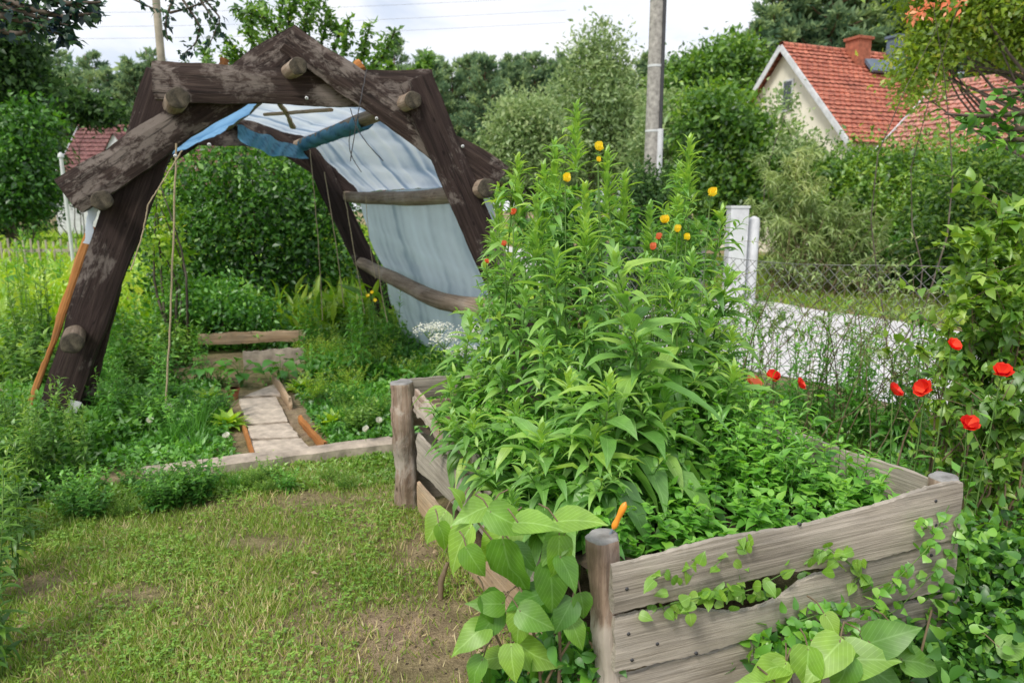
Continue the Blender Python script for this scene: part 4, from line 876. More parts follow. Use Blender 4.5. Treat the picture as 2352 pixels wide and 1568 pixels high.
pbush('hedge_bush', 12, [(2260, 430, 100, 85), (2350, 430, 90, 90), (2240, 540, 110, 80)], 20000, .085, M_MID, 'dense dark hedge bush at the right edge of the garden', clump=.26, per=24, tint=(.36, .24), shell=.8)
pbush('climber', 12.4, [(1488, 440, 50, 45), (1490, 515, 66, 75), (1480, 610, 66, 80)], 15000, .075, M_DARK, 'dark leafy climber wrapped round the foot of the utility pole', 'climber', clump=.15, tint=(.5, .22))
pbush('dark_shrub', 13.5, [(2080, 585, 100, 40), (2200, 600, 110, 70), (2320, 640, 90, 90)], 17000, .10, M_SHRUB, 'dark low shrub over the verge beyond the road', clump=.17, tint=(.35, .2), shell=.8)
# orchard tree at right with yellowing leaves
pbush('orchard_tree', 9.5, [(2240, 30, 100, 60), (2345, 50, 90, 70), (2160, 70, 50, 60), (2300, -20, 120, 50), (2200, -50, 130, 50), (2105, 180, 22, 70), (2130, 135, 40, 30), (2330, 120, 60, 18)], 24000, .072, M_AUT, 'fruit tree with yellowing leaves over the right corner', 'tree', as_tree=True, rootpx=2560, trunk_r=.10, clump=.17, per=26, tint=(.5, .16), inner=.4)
pbush('orange_tipped_shoot', 7.5, [(2130, 22, 30, 9), (2175, 12, 24, 8)], 80, .055, M_SAL, 'branch tip with orange red leaves at the top right', 'branch', clump=.07, stems=3, sr=.01, tint=(.5, .2))
def arc_shrub(name, px, Y, stems, mat, label, nl=46, l0=.13, l1=.07, asp=.15, tm=(0, 1, 2), rs=.007, jit=.35, tint=(.35, .7), bark=None, rz=.35, cat='shrub', elev=(-.3, .5), tmpls=None, sub=2, gap=.03):
    b = at(px, 480, Y); b.z = 0; rt = thing(name, (b.x, b.y, 0), label, cat); A, B = Acc(), Acc(); T = tmpls or [T_LANCE[k] for k in tm]
    for (tx, ty) in stems:
        e = np.array(at(tx+rng.normal()*14, ty+rng.normal()*14, Y+rng.normal()*jit)); bs = np.array([b.x+rng.normal()*rz, b.y+rng.normal()*rz*.6, 0.]); m_ = bs*.45+e*.55; m_[2] = e[2]*.98+.10*abs(rng.normal())
        s = np.linspace(0, 1, 12)[:, None]; p = bs*(1-s)**2+2*m_*s*(1-s)+e*s*s; p[1:-1] += rng.normal(size=(10, 3))*.012
        B.tube(p, np.linspace(rs, rs*.25, 12), 5)
        ln_ = np.linalg.norm(np.diff(p, axis=0), axis=1).sum(); n_ = int(ln_*.8/gap)+4; f = .10+.90*rng.random(n_)**.85; ii = f*11; k0 = np.minimum(ii.astype(int), 10); fr_ = (ii-k0)[:, None]; C = p[k0]*(1-fr_)+p[k0+1]*fr_
        for q in range(sub):
            k = int(5+rng.random()*5); e2_ = p[k]+np.array([rng.normal()*.22, rng.normal()*.2, .05+.2*rng.random()]); sp = np.linspace(0, 1, 6)[:, None]; pp = p[k]+(e2_-p[k])*sp+np.array([0, 0, .05])*np.sin(sp*math.pi); B.tube(pp, np.linspace(rs*.4, rs*.15, 6), 4)
            g_ = rng.random(12)[:, None]; C = np.concatenate([C, p[k]+(e2_-p[k])*g_+np.array([0, 0, .05])*np.sin(g_*math.pi)])
        n_ = len(C); Td = norm(e-bs)[None]*0+norm(p[-1]-p[-3])[None]; D = norm(rdir(n_)*.8+Td*.6+np.array([0, 0, -.15])); Ln = (l1+(l0-l1)*rng.random(n_))
        tt = (tint[0]+(tint[1]-tint[0])*rng.random(n_)+.1*rng.normal()).clip(.02, .98); wh = rng.integers(0, len(T), n_)
        for k, t_ in enumerate(T): m2 = wh == k; A.leaves(t_, C[m2], D[m2], rdir(m2.sum())*.6+np.array([0, -.1, .8]), Ln[m2], Ln[m2]*asp, tt[m2])
    part('foliage', A, mat, rt); part('stems', B, bark or M_RSTEM, rt); return rt
def spread(n, x0, x1, y0, y1, seed): g = np.random.default_rng(seed); return [(g.uniform(x0, x1), g.uniform(y0, y1)) for _ in range(n)]
arc_shrub('willow_shrub', 1850, 13.6, spread(46, 1725, 1990, 440, 610, 1), M_WILLOW, 'grey green willow shrub with narrow drooping leaves behind the fence', gap=.018, l0=.22, l1=.12, rz=.7, jit=.6, rs=.01)
arc_shrub('willow_shrub', 1960, 13.0, spread(24, 1900, 2070, 500, 620, 2), M_WILLOW, 'lower willow shrub with pale arching twigs at the road edge', gap=.02, l0=.2, l1=.1, rz=.5, jit=.5, rs=.01)
arc_shrub('elder_shrub', 1830, 13.8, spread(20, 1740, 1910, 335, 470, 3), M_WILLOW, 'feathery shrub with upright shoots rising beside the meter cabinet', gap=.022, tint=(.5, .8), l0=.22, l1=.12, rz=.5, jit=.4)
arc_shrub('young_elm', 1980, 14.2, spread(40, 1900, 2150, 380, 560, 9), M_MID, 'loose green shrub with upright twigs in front of the dark hedge', gap=.020, l0=.16, l1=.09, asp=.4, rz=.6, tint=(.4, .9))

arc_shrub('raspberry_shrub', 2290, 3.75, spread(26, 2190, 2420, 450, 640, 4), M_MID, 'tall raspberry shrub with broad toothed leaves at the right edge', gap=.017, l0=.085, l1=.045, asp=.62, tmpls=[T_FOLD, T_HEART[0], T_HEART[1]], rs=.006, rz=.15, tint=(.4, .9), jit=.25)
arc_shrub('raspberry_shrub', 2310, 3.5, spread(27, 2180, 2420, 600, 840, 5), M_MID, 'arching raspberry canes in the middle of the right edge, above the poppies', gap=.017, l0=.08, l1=.04, asp=.62, tmpls=[T_FOLD, T_HEART[0], T_HEART[1]], rs=.006, rz=.15, tint=(.35, .85), jit=.25)
arc_shrub('raspberry_shrub', 2300, 3.1, spread(22, 2250, 2420, 860, 1130, 6), M_MID, 'lower raspberry shrub beside the box, red poppies between its leaves', gap=.018, l0=.075, l1=.04, asp=.62, tmpls=[T_FOLD, T_HEART[0], T_HEART[1]], rs=.006, rz=.12, tint=(.35, .85), jit=.2)
arc_shrub('currant_shrub', 1320, 8.6, spread(60, 1180, 1470, 430, 640, 7), M_SHRUB, 'dark green currant shrub behind the tall primroses', gap=.014, l0=.10, l1=.06, asp=.7, tmpls=[T_FOLD], rs=.008, tint=(.3, .8), jit=.5)
arc_shrub('currant_shrub', 1560, 8.8, spread(34, 1480, 1640, 500, 660, 8), M_SHRUB, 'low dark currant shrub behind the right side of the primroses', gap=.014, l0=.10, l1=.06, asp=.7, tmpls=[T_FOLD], rs=.008, tint=(.25, .7), jit=.4)
arc_shrub('weed_stalk', 1880, 5.0, spread(15, 1680, 2080, 560, 800, 21), M_WILLOW, 'thin bare brownish stalks leaning in front of the pale road', gap=.05, l0=.05, l1=.02, asp=.3, rz=.55, rs=.005, sub=3, cat='weeds', jit=.3)
arc_shrub('weed_stalk', 2080, 4.3, spread(14, 1950, 2250, 640, 850, 22), M_WILLOW, 'thin weedy stalks standing above the middle poppies', gap=.04, l0=.05, l1=.02, asp=.35, rz=.4, rs=.004, sub=3, cat='weeds', jit=.3)
arc_shrub('dock_weed', 1790, 5.6, spread(12, 1690, 1850, 640, 800, 23), M_MID, 'loose weed with twiggy side shoots beside the left end of the road', gap=.03, l0=.06, l1=.03, asp=.3, rz=.35, rs=.004, sub=3, cat='weeds', jit=.2)
def leafy_branch(name, Y, lines, mat, label, cat='branch', size=.07, asp=.55, gap=.045, tmpl=T_FOLD, bark=M_BARK, r0=.02, per=2, group=None, spread=.05, tint=(.5, .2), droop=.3):
    root = thing(name, tuple(at(*lines[0][0], Y)), label, cat, group); B = Acc(); A = Acc()
    for ln in lines:
        dy = ln[-1] if isinstance(ln[-1], (int, float)) else 0.; pt = [p for p in ln if not isinstance(p, (int, float))]
        pts = np.array([at(p_[0], p_[1], Y+dy*j/(len(pt)-1)) for j, p_ in enumerate(pt)]); s = np.linspace(0, len(pts)-1, 10*len(pts))
        P = np.stack([np.interp(s, np.arange(len(pts)), pts[:, k]) for k in range(3)], 1)
        for _ in range(5): P[1:-1] = (P[:-2]+P[2:]+2*P[1:-1])/4
        B.tube(P, np.linspace(r0, r0*.25, len(P)), 6)
        ln_ = np.linalg.norm(np.diff(P, axis=0), axis=1).sum(); m_ = int(ln_/gap)*per
        f = .08+.92*rng.random(m_); ii = f*(len(P)-1); C = np.stack([np.interp(ii, np.arange(len(P)), P[:, k]) for k in range(3)], 1)
        T = norm(np.gradient(P, axis=0))[ii.astype(int)]
        D = norm(T*.6+rdir(m_)*.9+np.array([0, 0, -droop])); A.leaves(tmpl, C+rdir(m_)*spread*rng.random((m_, 1)), D, norm(rdir(m_)*.7+np.array([0, -.2, .8])), size*(.6+.6*rng.random(m_)), size*asp*(.7+.5*rng.random(m_)), (tint[0]+tint[1]*rng.normal(size=m_)).clip(.02, .98))
    part('stems', B, bark, root); part('leaves', A, mat, root); return root
leafy_branch('fruit_branch', 3.6, [[(2420, 250), (2330, 262), (2250, 268), (2170, 262)], [(2400, 290), (2310, 300), (2230, 290)], [(2440, 330), (2340, 320), (2270, 325)], [(2420, 210), (2340, 215), (2290, 225)]], M_SHRUB, 'leafy branch reaching in from the right across the pink roof', size=.072, asp=.6, tint=(.6, .25), gap=.02)
# ---- left side
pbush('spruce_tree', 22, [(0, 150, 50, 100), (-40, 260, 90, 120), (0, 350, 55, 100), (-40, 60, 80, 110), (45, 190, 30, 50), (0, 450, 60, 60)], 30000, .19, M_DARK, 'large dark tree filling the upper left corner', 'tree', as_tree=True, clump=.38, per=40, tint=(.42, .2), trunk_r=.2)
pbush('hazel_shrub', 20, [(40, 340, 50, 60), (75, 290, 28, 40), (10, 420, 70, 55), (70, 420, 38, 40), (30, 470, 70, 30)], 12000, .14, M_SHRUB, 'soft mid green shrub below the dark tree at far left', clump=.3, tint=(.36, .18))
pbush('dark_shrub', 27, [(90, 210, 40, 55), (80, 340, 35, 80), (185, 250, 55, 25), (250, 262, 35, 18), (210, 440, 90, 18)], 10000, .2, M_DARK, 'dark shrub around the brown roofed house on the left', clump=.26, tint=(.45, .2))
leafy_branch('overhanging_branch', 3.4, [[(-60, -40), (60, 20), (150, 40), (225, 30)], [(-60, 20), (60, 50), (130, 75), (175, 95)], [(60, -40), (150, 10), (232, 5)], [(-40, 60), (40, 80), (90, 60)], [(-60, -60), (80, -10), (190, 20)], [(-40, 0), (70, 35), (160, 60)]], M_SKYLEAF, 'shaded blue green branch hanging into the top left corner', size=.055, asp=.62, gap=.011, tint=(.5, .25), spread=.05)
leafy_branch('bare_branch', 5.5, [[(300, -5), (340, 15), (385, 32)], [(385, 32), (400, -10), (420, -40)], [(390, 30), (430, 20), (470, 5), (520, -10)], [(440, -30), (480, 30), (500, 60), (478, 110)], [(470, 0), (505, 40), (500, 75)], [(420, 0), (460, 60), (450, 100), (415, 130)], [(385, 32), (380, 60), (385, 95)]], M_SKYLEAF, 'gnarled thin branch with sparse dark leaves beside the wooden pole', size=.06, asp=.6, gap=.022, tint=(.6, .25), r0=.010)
sh = [[(690, 240), (610, 60), (600, 5)], [(690, 240), (640, 60), (655, -20)], [(700, 230), (700, 60), (715, 0)], [(710, 240), (740, 90), (758, 25)], [(720, 240), (790, 120), (800, 45)], [(720, 250), (830, 140), (850, 55)], [(740, 260), (870, 150), (908, 70)], [(680, 250), (560, 130), (518, 90)], [(670, 260), (570, 80), (580, 20)], [(670, 260), (540, 150), (520, 120)], [(720, 250), (690, 80), (740, -10)], [(720, 250), (780, 80), (770, 60)], [(730, 250), (850, 160), (880, 100)], [(650, 250), (620, 110), (560, 60)], [(650, 250), (500, 190), (420, 150)], [(640, 260), (480, 150), (470, 110)], [(720, 250), (850, 180), (900, 150)], [(700, 250), (660, 40), (690, -20)], [(760, 250), (960, 170), (985, 130)], [(690, 250), (630, 50), (540, 20)]]
leafy_branch('pear_tree', 10.5, [l+[float(rng.normal()*.6)] for l in sh]*2, M_MID, 'pear tree with upright leafy shoots rising behind the arch ridge', 'tree', size=.10, asp=.55, gap=.022, tint=(.42, .2), spread=.13, r0=.03)
# trunk so the shoots stand on something
b = at(700, 245, 10.5); A = Acc(); limb(A, (b.x-.1, b.y, 0), (b.x, b.y, b.z+.1), .11, .05, .05); part('trunk', A, M_BARK, bpy.data.objects['pear_tree'])
pbush('lilac_shrub', 10.2, [(480, 420, 100, 85), (620, 430, 120, 95), (560, 560, 170, 110), (450, 560, 90, 110), (690, 560, 80, 130), (740, 460, 60, 90), (560, 670, 190, 60), (800, 640, 80, 80)], 42000, .072, M_SHRUB, 'large dense dark green shrub seen through the arch', clump=.19, per=26, tint=(.42, .26), shell=.85, inner=.15, stems=10)
pbush('climbing_bean', 8.0, [(385, 500, 14, 70), (395, 590, 22, 60), (375, 430, 10, 40)], 700, .07, M_YEL, 'light green climber along a pole beside the dark shrub', 'climber', clump=.07, tint=(.4, .2))
# ---- plant kinds for the beds
def leafy_stem(A, B, base, top, nl, l0, l1, asp, tm, rs=.004, elev=(-.2, .9), bend=.06, tint=(.35, .75), start=.12, jitter=.12, pairs=False, droopall=0.):
    base, top = np.array(base, float), np.array(top, float); h = np.linalg.norm(top-base)
    s = np.linspace(0, 1, 9)[:, None]; off = rdir(1)*np.array([1, 1, .1])*bend*h
    p = base+(top-base)*s+off*(s*(1-s)*4)**1; B.tube(p, np.linspace(rs, rs*.35, 9), 6)
    f = start+(1-start)*(np.arange(nl)+.5)/nl; f = (f+rng.normal(size=nl)*.01).clip(0, .995)
    an = (np.arange(nl)*2.4 if not pairs else (np.arange(nl)//2)*1.57+(np.arange(nl) % 2)*3.1416)+rng.normal(size=nl)*.25+rng.random()*6
    C = np.stack([np.interp(f*8, np.arange(9), p[:, k]) for k in range(3)], 1)
    el = elev[0]+(elev[1]-elev[0])*f**1.5+rng.normal(size=nl)*.18
    D = np.stack([np.cos(an)*np.cos(el), np.sin(an)*np.cos(el), np.sin(el)], 1)
    Nn = np.stack([-np.cos(an)*np.sin(el), -np.sin(an)*np.sin(el), np.cos(el)], 1)+rdir(nl)*.28
    Ln = (l0+(l1-l0)*f)*(1+(jitter+.14)*rng.normal(size=nl)).clip(.35, 1.7); D = norm(D+rdir(nl)*.25)
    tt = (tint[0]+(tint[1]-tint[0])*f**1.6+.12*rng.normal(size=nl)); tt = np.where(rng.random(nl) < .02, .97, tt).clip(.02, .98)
    for k, t_ in enumerate(tm):
        m_ = (np.arange(nl) % len(tm)) == k
        if m_.any(): A.leaves(t_, C[m_], D[m_], Nn[m_], Ln[m_], Ln[m_]*asp*(.85+.3*rng.random(m_.sum())), tt[m_])
    return p
def proto_plant(kind, seed):
    global rng; old = rng; rng = np.random.default_rng(seed); A, B = Acc(), Acc()
    if kind == 'bushy':
        for i in range(11):
            a = i*2.4; r = .16*math.sqrt(i/11.); t = np.array([math.cos(a)*r*1.9, math.sin(a)*r*1.9, .34+.14*rng.random()-.1*r])
            leafy_stem(A, B, (math.cos(a)*r*.3, math.sin(a)*r*.3, 0), t, 20, .095, .05, .5, [T_FOLD, T_HEART[0]], .004, (-.1, .7))
    if kind == 'rosette':
        for i in range(26):
            a = i*2.4; el = .25+.95*(i/26); D = np.array([[math.cos(a)*math.cos(el), math.sin(a)*math.cos(el), math.sin(el)]]); Nn = np.array([[-math.cos(a)*math.sin(el), -math.sin(a)*math.sin(el), math.cos(el)]])
            A.leaves(T_HEART[i % 3], np.array([[0, 0, .02]]), D, Nn+rdir(1)*.3, .20+.06*rng.random(), .11, .45+.25*rng.random())
        B.tube([(0, 0, 0), (0, 0, .06)], [.012, .008], 6)
    if kind == 'feather':
        for i in range(30):
            a = rng.random()*6.28; el = .6+.7*rng.random(); e = np.array([math.cos(a)*math.cos(el), math.sin(a)*math.cos(el), math.sin(el)])*(.25+.12*rng.random())
            leafy_stem(A, B, (0, 0, 0), e, 26, .05, .03, .16, [T_DIA], .002, (.1, .6), .12, (.4, .8), .3)
    if kind == 'broad':
        for i in range(13):
            a = i*2.4; r = .10+.22*rng.random(); e = np.array([math.cos(a)*r, math.sin(a)*r, .22+.2*rng.random()])
            B.tube([(0, 0, 0), e*np.array([.4, .4, .8]), e], [.006, .005, .004], 5)
            A.leaves(T_HEART[i % 3], e[None], np.array([[math.cos(a), math.sin(a), -.15]]), np.array([[math.cos(a)*.2, math.sin(a)*.2, 1]])+rdir(1)*.3, .17+.07*rng.random(), .16, .3+.3*rng.random())
    if kind == 'tall':
        for i in range(5):
            a = rng.random()*6.28; t = (math.cos(a)*.12, math.sin(a)*.12, .65+.25*rng.random()); leafy_stem(A, B, (math.cos(a)*.04, math.sin(a)*.04, 0), t, 34, .12, .05, .26, T_LANCE, .004, (-.1, 1.0))
    if kind == 'grassy':
        n_ = 60; a = rng.random(n_)*6.28; el = .7+.8*rng.random(n_); D = np.stack([np.cos(a)*np.cos(el), np.sin(a)*np.cos(el), np.sin(el)], 1)
        A.leaves(T_BLADE, rng.normal(size=(n_, 3))*np.array([.03, .03, 0]), D, rdir(n_), .28+.2*rng.random(n_), .012, .4+.15*rng.normal(size=n_)); B.tube([(0, 0, 0), (0, 0, .05)], [.01, .005], 5)
    rng = old; return A, B
KIND = {}
for kd, mt in (('bushy', M_MINT), ('bushy2', M_MID), ('bushydark', M_SHRUB), ('rosette', M_YEL), ('feather', M_YEL), ('broad', M_MINT), ('tall', M_MINT), ('tall2', M_MID), ('grassy', M_MINT), ('featherd', M_MID)):
    k0_ = {'bushy2': 'bushy', 'bushydark': 'bushy', 'tall2': 'tall', 'featherd': 'feather'}.get(kd, kd); vs = []
    for sd_ in range(2):
        A, B = proto_plant(k0_, hash(kd) % 1 + 17*sd_+len(kd)*3+ord(kd[0])); a, b = A.mesh('foliage'), B.mesh('stems'); a.materials.append(mt); b.materials.append(M_STEM); vs.append((a, b))
    KIND[kd] = vs
NMS = {'bushy': 'potato_plant', 'bushy2': 'tomato_plant', 'bushydark': 'pepper_plant', 'rosette': 'lettuce_plant', 'feather': 'dill_plant', 'broad': 'squash_plant', 'tall': 'leafy_weed', 'tall2': 'wild_flower', 'grassy': 'grass_tuft', 'featherd': 'carrot_plant'}
def put(kd, P, s, label, cat='plant', group=None, sz=None):
    v = KIND[kd][int(rng.integers(0, 2))]; r = thing(NMS[kd], (P.x, P.y, P.z), label, cat, group); r.rotation_euler = (rng.normal()*.06, rng.normal()*.06, rng.random()*6.28); r.scale = (s, s, sz or s)
    for nm, me in (('foliage', v[0]), ('stems', v[1])): o = bpy.data.objects.new(nm, me); COL.objects.link(o); o.parent = r
    return r
def inpath(px, py):
    return 535 < px-(py-910)*.42 < 668 and 895 < py < 1070
# beds under and behind the arch
def field(n, x0, x1, y0, y1, kinds, s, label, cat, group, ok=None, Ymin=0):
    for i in range(n):
        for _ in range(30):
            px, py = rng.uniform(x0, x1), rng.uniform(y0, y1)
            if inpath(px, py) or (ok and not ok(px, py)): continue
            break
        P = G(px, py); put(kinds[int(rng.integers(0, len(kinds)))], P, s*(.75+.5*rng.random()), label, cat, group)
field(26, 170, 520, 870, 1040, ['bushy', 'bushydark', 'tall', 'grassy', 'bushydark'], .62, 'green vegetable plant in the bed left of the slab path', 'plant', 'plants left of the slab path')
field(24, 190, 600, 770, 900, ['bushy', 'bushydark', 'bushy2', 'broad', 'tall'], .95, 'leafy bed plant behind the left leg of the arch', 'plant', 'plants behind the left arch leg', lambda x, y: x > 230 and (x < 440 or y < 775))
field(22, 690, 960, 800, 905, ['bushy', 'bushy2', 'feather', 'tall'], .95, 'green bed plant growing under the plastic film side of the arch', 'plant', 'plants under the film side')
field(16, 765, 900, 930, 1005, ['bushy2', 'grassy', 'featherd', 'bushy'], .55, 'low bed plant right of the slab path near the kerb', 'plant', 'low plants near the kerb')
field(18, 400, 680, 700, 790, ['bushy', 'bushy2', 'broad'], 1.1, 'bright bushy plant in the far bed before the dark shrub', 'plant', 'plants of the far bed', lambda x, y: y < 755 or x < 440)
field(14, 680, 900, 720, 790, ['bushy', 'bushy2', 'feather'], 1.2, 'light green plant at the foot of the back frame', 'plant', 'plants at the back frame')
field(5, 450, 700, 865, 890, ['bushydark', 'broad'], .5, 'dark leafy plant before the long brown edging board', 'plant', 'plants before the edging board')
pbush('spreading_shrub', 8.3, [(500, 690, 90, 45), (560, 720, 70, 40), (430, 720, 60, 40)], 5200, .06, M_MINT, 'bright green low shrub in the far bed', clump=.1, tint=(.45, .2))
for px, py, s_, k_, lb in ((765, 985, .75, 'rosette', 'bright yellow green leaf rosette right of the nearest paving slab'), (725, 925, .9, 'feather', 'yellow green feathery plant beside the slanting board'), (525, 985, .75, 'rosette', 'yellow green rosette left of the middle paving slab'), (480, 925, .7, 'rosette', 'yellowing rosette beside the terracotta pot'), (620, 1068, .45, 'rosette', 'small bright plant growing over the nearest paving slab'), (690, 900, .7, 'rosette', 'pale rosette at the far right corner of the path'), (455, 1045, .5, 'grassy', 'grassy tuft beside the kerb left of the path'), (800, 745, 1.2, 'feather', 'light feathery plant under the back frame with yellow flowers')):
    put(k_, G(px, py), s_, lb)
# plants left of the arch
field(30, -60, 230, 590, 700, ['rosette', 'broad', 'rosette', 'feather', 'tall'], 1.5, 'bright vegetable plant on the plot left of the arch', 'plant', 'plants on the left plot')
field(30, -80, 330, 535, 600, ['feather', 'feather', 'tall'], 2.3, 'tall yellow green plant farther out on the left plot', 'plant', 'distant plants on the left plot')
field(18, -60, 110, 760, 900, ['bushydark', 'tall2', 'bushy2'], 1.15, 'dark leafy plant beside the left leg of the arch', 'plant', 'dark plants beside the left leg')
field(22, -40, 200, 1000, 1130, ['bushydark', 'tall2', 'bushydark'], .72, 'leafy weed in the thicket before the left arch foot', 'plant', 'weeds before the left arch foot')
field(16, 120, 800, 1105, 1135, ['bushy', 'grassy', 'bushy2', 'featherd'], .36, 'low weed growing along the concrete kerb', 'plant', 'weeds along the kerb')
field(14, 100, 480, 1120, 1200, ['bushy', 'bushydark', 'featherd'], .42, 'low green weed at the edge of the lawn', 'plant', 'weeds at the lawn edge')
field(5, 350, 470, 1130, 1190, ['bushydark'], .5, 'dark bluish herb cushion on the lawn edge', 'plant', 'dark herb cushions')
for px, py, s_, k_ in ((10, 1560, .75, 'tall2'), (-25, 1500, .9, 'tall2'), (20, 1330, .8, 'tall2'), (-10, 1250, .8, 'tall'), (60, 1250, .55, 'tall2'), (-30, 1400, .9, 'tall2')):
    put(k_, G(px, py), s_, 'blurred tall weed at the lower left edge of the lawn', 'plant', 'weeds at the lower left edge')
# undergrowth filling the beds (nobody could count it)
def growth(name, n, xr, yr, hmax, size, mat, label, ok=None, seed=0, asp=.5, tm=T_FOLD):
    A = Acc(); x = rng.uniform(*xr, n); y = rng.uniform(*yr, n); k = np.ones(n, bool) if ok is None else ok(x, y); x, y = x[k], y[k]; n = len(x)
    hh = (hmax*(.55+.5*smooth_noise(x, y, 3.2, seed))).clip(.02, 9); z = hh*rng.random(n)**.8
    A.leaves(tm, np.stack([x, y, z], 1), rdir(n)*.9+np.array([0, 0, .25]), rdir(n)*.7+np.array([0, 0, .9]), size*(.6+.7*rng.random(n)), size*asp*(.8+.4*rng.random(n)), (.3+.35*z/hmax+.14*rng.normal(size=n)+.12*smooth_noise(x, y, 1.3, seed+2)).clip(.02, .98))
    return solo(name, A, mat, label, 'undergrowth', kind='stuff')
def notpath(x, y):
    # path strip in ground coordinates
    pa, pb_ = G(662, 1070), G(592, 905); t = ((y-pa.y)/(pb_.y-pa.y)); cx_ = pa.x+(pb_.x-pa.x)*t
    ky = kb0.y+(x-kb0.x)/(kb1.x-kb0.x)*(kb1.y-kb0.y)
    return ~((np.abs(x-cx_) < .34) & (t > -.3) & (t < 1.15)) & (y > ky+.10)
growth('bed_undergrowth', 34000, (-4.6, -.55), (4.2, 6.4), .13, .05, M_MINT, 'mixed low weeds covering the beds under the arch', notpath, 1)
growth('bed_undergrowth', 46000, (-6.5, 1.2), (6.3, 10.0), .30, .08, M_MINT, 'dense low growth in the beds beyond the arch', lambda x, y: ~((y < 8.0) & (x > -3.9) & (x < -2.0)), 4)
growth('left_undergrowth', 26000, (-5.2, -2.7), (3.3, 5.4), .25, .07, M_SHRUB, 'dark undergrowth round the left foot of the arch', lambda x, y: (x < -2.35-.20*(y-3.6)) , 6)
growth('kerb_undergrowth', 16000, (-3.6, -.65), (3.55, 4.5), .06, .035, M_CLOVER, 'small leaved weeds creeping along the lawn side of the kerb', lambda x, y: (y < kb0.y+(x-kb0.x)/(kb1.x-kb0.x)*(kb1.y-kb0.y)-.04) & (y > 3.55+.30*(x+2.3)+.16*smooth_noise(x, y, 2, 5)), 9)
# right of the box: weedy strip before the fence
def right_ok(x, y):
    fx = 1.05+(7.9-y)/(7.9-3.1)*3.3; bx = FR.x+.08+(y-FR.y)*(BR.x-FR.x)/(BR.y-FR.y); return (x < fx-.0) & ((x > bx) | (y > BR.y+.15))
growth('fence_undergrowth', 60000, (-.3, 4.2), (2.0, 7.4), .30, .045, M_MINT, 'dense weeds between the compost bed and the wire fence', right_ok, 12)
A = Acc(); B = Acc()
for i in range(120):
    y = rng.uniform(2.6, 7.0); x = 1.1+(7.9-y)/4.8*3.3-rng.random()**1.3*1.5
    if not right_ok(np.array([x]), np.array([y]))[0]: continue
    leafy_stem(A, B, (x, y, 0), (x+rng.normal()*.1, y+rng.normal()*.1, .55+.5*rng.random()), 22, .07, .03, .22, [T_LANCE[0], T_DIA], .0035, (-.1, .9), .1, (.5, .75))
rt = thing('weed_thicket', (2.2, 4.4, 0), 'thicket of thin stalky wild flowers growing up the wire fence', 'weeds'); part('foliage', A, M_WILLOW, rt)['kind'] = 'stuff'; part('stems', B, M_RSTEM, rt)['kind'] = 'stuff'
for i in range(18):
    y = rng.uniform(3.4, 5.4); x = 1.1+(7.9-y)/4.8*3.3-rng.random()*1.3
    if x < BR.x+.9 and y < BR.y+.2: x = BR.x+1.0+rng.random()*.5
    put('tall', Vector((x, y, 0)), .9+.3*rng.random(), 'upright leafy weed between the compost bed and the fence', 'plant', 'weeds before the fence')
# ---- white yarrow in front of the film foot
for i, (px, py, Y) in enumerate(((985, 748, 4.5), (1020, 772, 4.4), (1070, 758, 4.5), (1105, 745, 4.6), (1130, 772, 4.5), (1050, 800, 4.8), (1010, 745, 5.2), (1090, 800, 4.7))):
    t = at(px, py, Y); rt = thing('yarrow', (t.x, t.y, 0), 'white flowering yarrow before the foot of the plastic film', 'flower', 'white yarrow clump'); A, B, C = Acc(), Acc(), Acc()
    leafy_stem(A, B, (t.x, t.y, 0), (t.x, t.y, t.z-.05), 26, .12, .05, .2, T_LANCE, .004, (0, .9), .05)
    n_ = 260; a = rng.random(n_)*6.28; r_ = .10*np.sqrt(rng.random(n_)); P = np.stack([t.x+r_*np.cos(a), t.y+r_*np.sin(a), t.z+.012*rng.normal(size=n_)-r_*.2+.012*np.sin(a*3)], 1)
    C.leaves(T_DIA, P, rdir(n_)*np.array([1, 1, .3]), rdir(n_)*.4+np.array([0, 0, 1]), .015, .013, .5+.2*rng.normal(size=n_))
    for q in range(9): aa = q*.7; B.tube([(t.x, t.y, t.z-.09), (t.x+.06*math.cos(aa), t.y+.06*math.sin(aa), t.z-.015)], [.002, .0015], 4)
    part('foliage', A, M_MID, rt); part('stems', B, M_STEM, rt); part('flower_head', C, M_WPET, rt)
# ================================================================== PLANTS IN THE COMPOST BED
zs = .52
prim = [(1325, 245, 3.3), (1190, 362, 3.3), (1585, 322, 3.3), (1152, 440, 3.6), (1275, 330, 3.7), (1395, 350, 3.4), (1480, 470, 3.3), (1640, 470, 3.4), (1545, 450, 3.5), (1240, 450, 3.1), (1340, 430, 3.0),
        (1430, 480, 3.0), (1175, 560, 3.1), (1600, 560, 3.05), (1660, 600, 3.3), (1290, 560, 2.85), (1500, 600, 2.85), (1395, 610, 2.45), (1210, 660, 2.9), (1560, 650, 2.8), (1640, 700, 3.0), (1140, 700, 3.3),
        (1330, 700, 2.6), (1470, 740, 2.5), (1240, 790, 2.65), (1160, 820, 2.9), (1090, 830, 3.15), (1050, 880, 3.2), (1580, 790, 2.65), (1650, 830, 2.85), (1310, 860, 2.4), (1420, 880, 2.28), (1520, 900, 2.42),
        (1190, 930, 2.6), (1110, 950, 2.8), (1040, 960, 2.95), (1620, 940, 2.6), (1250, 1000, 2.32), (1130, 1060, 2.5), (1360, 1000, 2.22), (1180, 1120, 2.3), (1480, 1010, 2.3), (1070, 760, 3.3), (1000, 900, 3.1),
        (1250, 380, 3.5), (1120, 600, 3.5), (1560, 380, 3.6), (1450, 400, 3.6), (1690, 760, 3.2), (1370, 520, 2.9), (1460, 600, 3.1), (1220, 540, 3.4), (1100, 690, 3.5), (1540, 740, 2.9), (1660, 660, 3.5), (1130, 520, 3.7)]
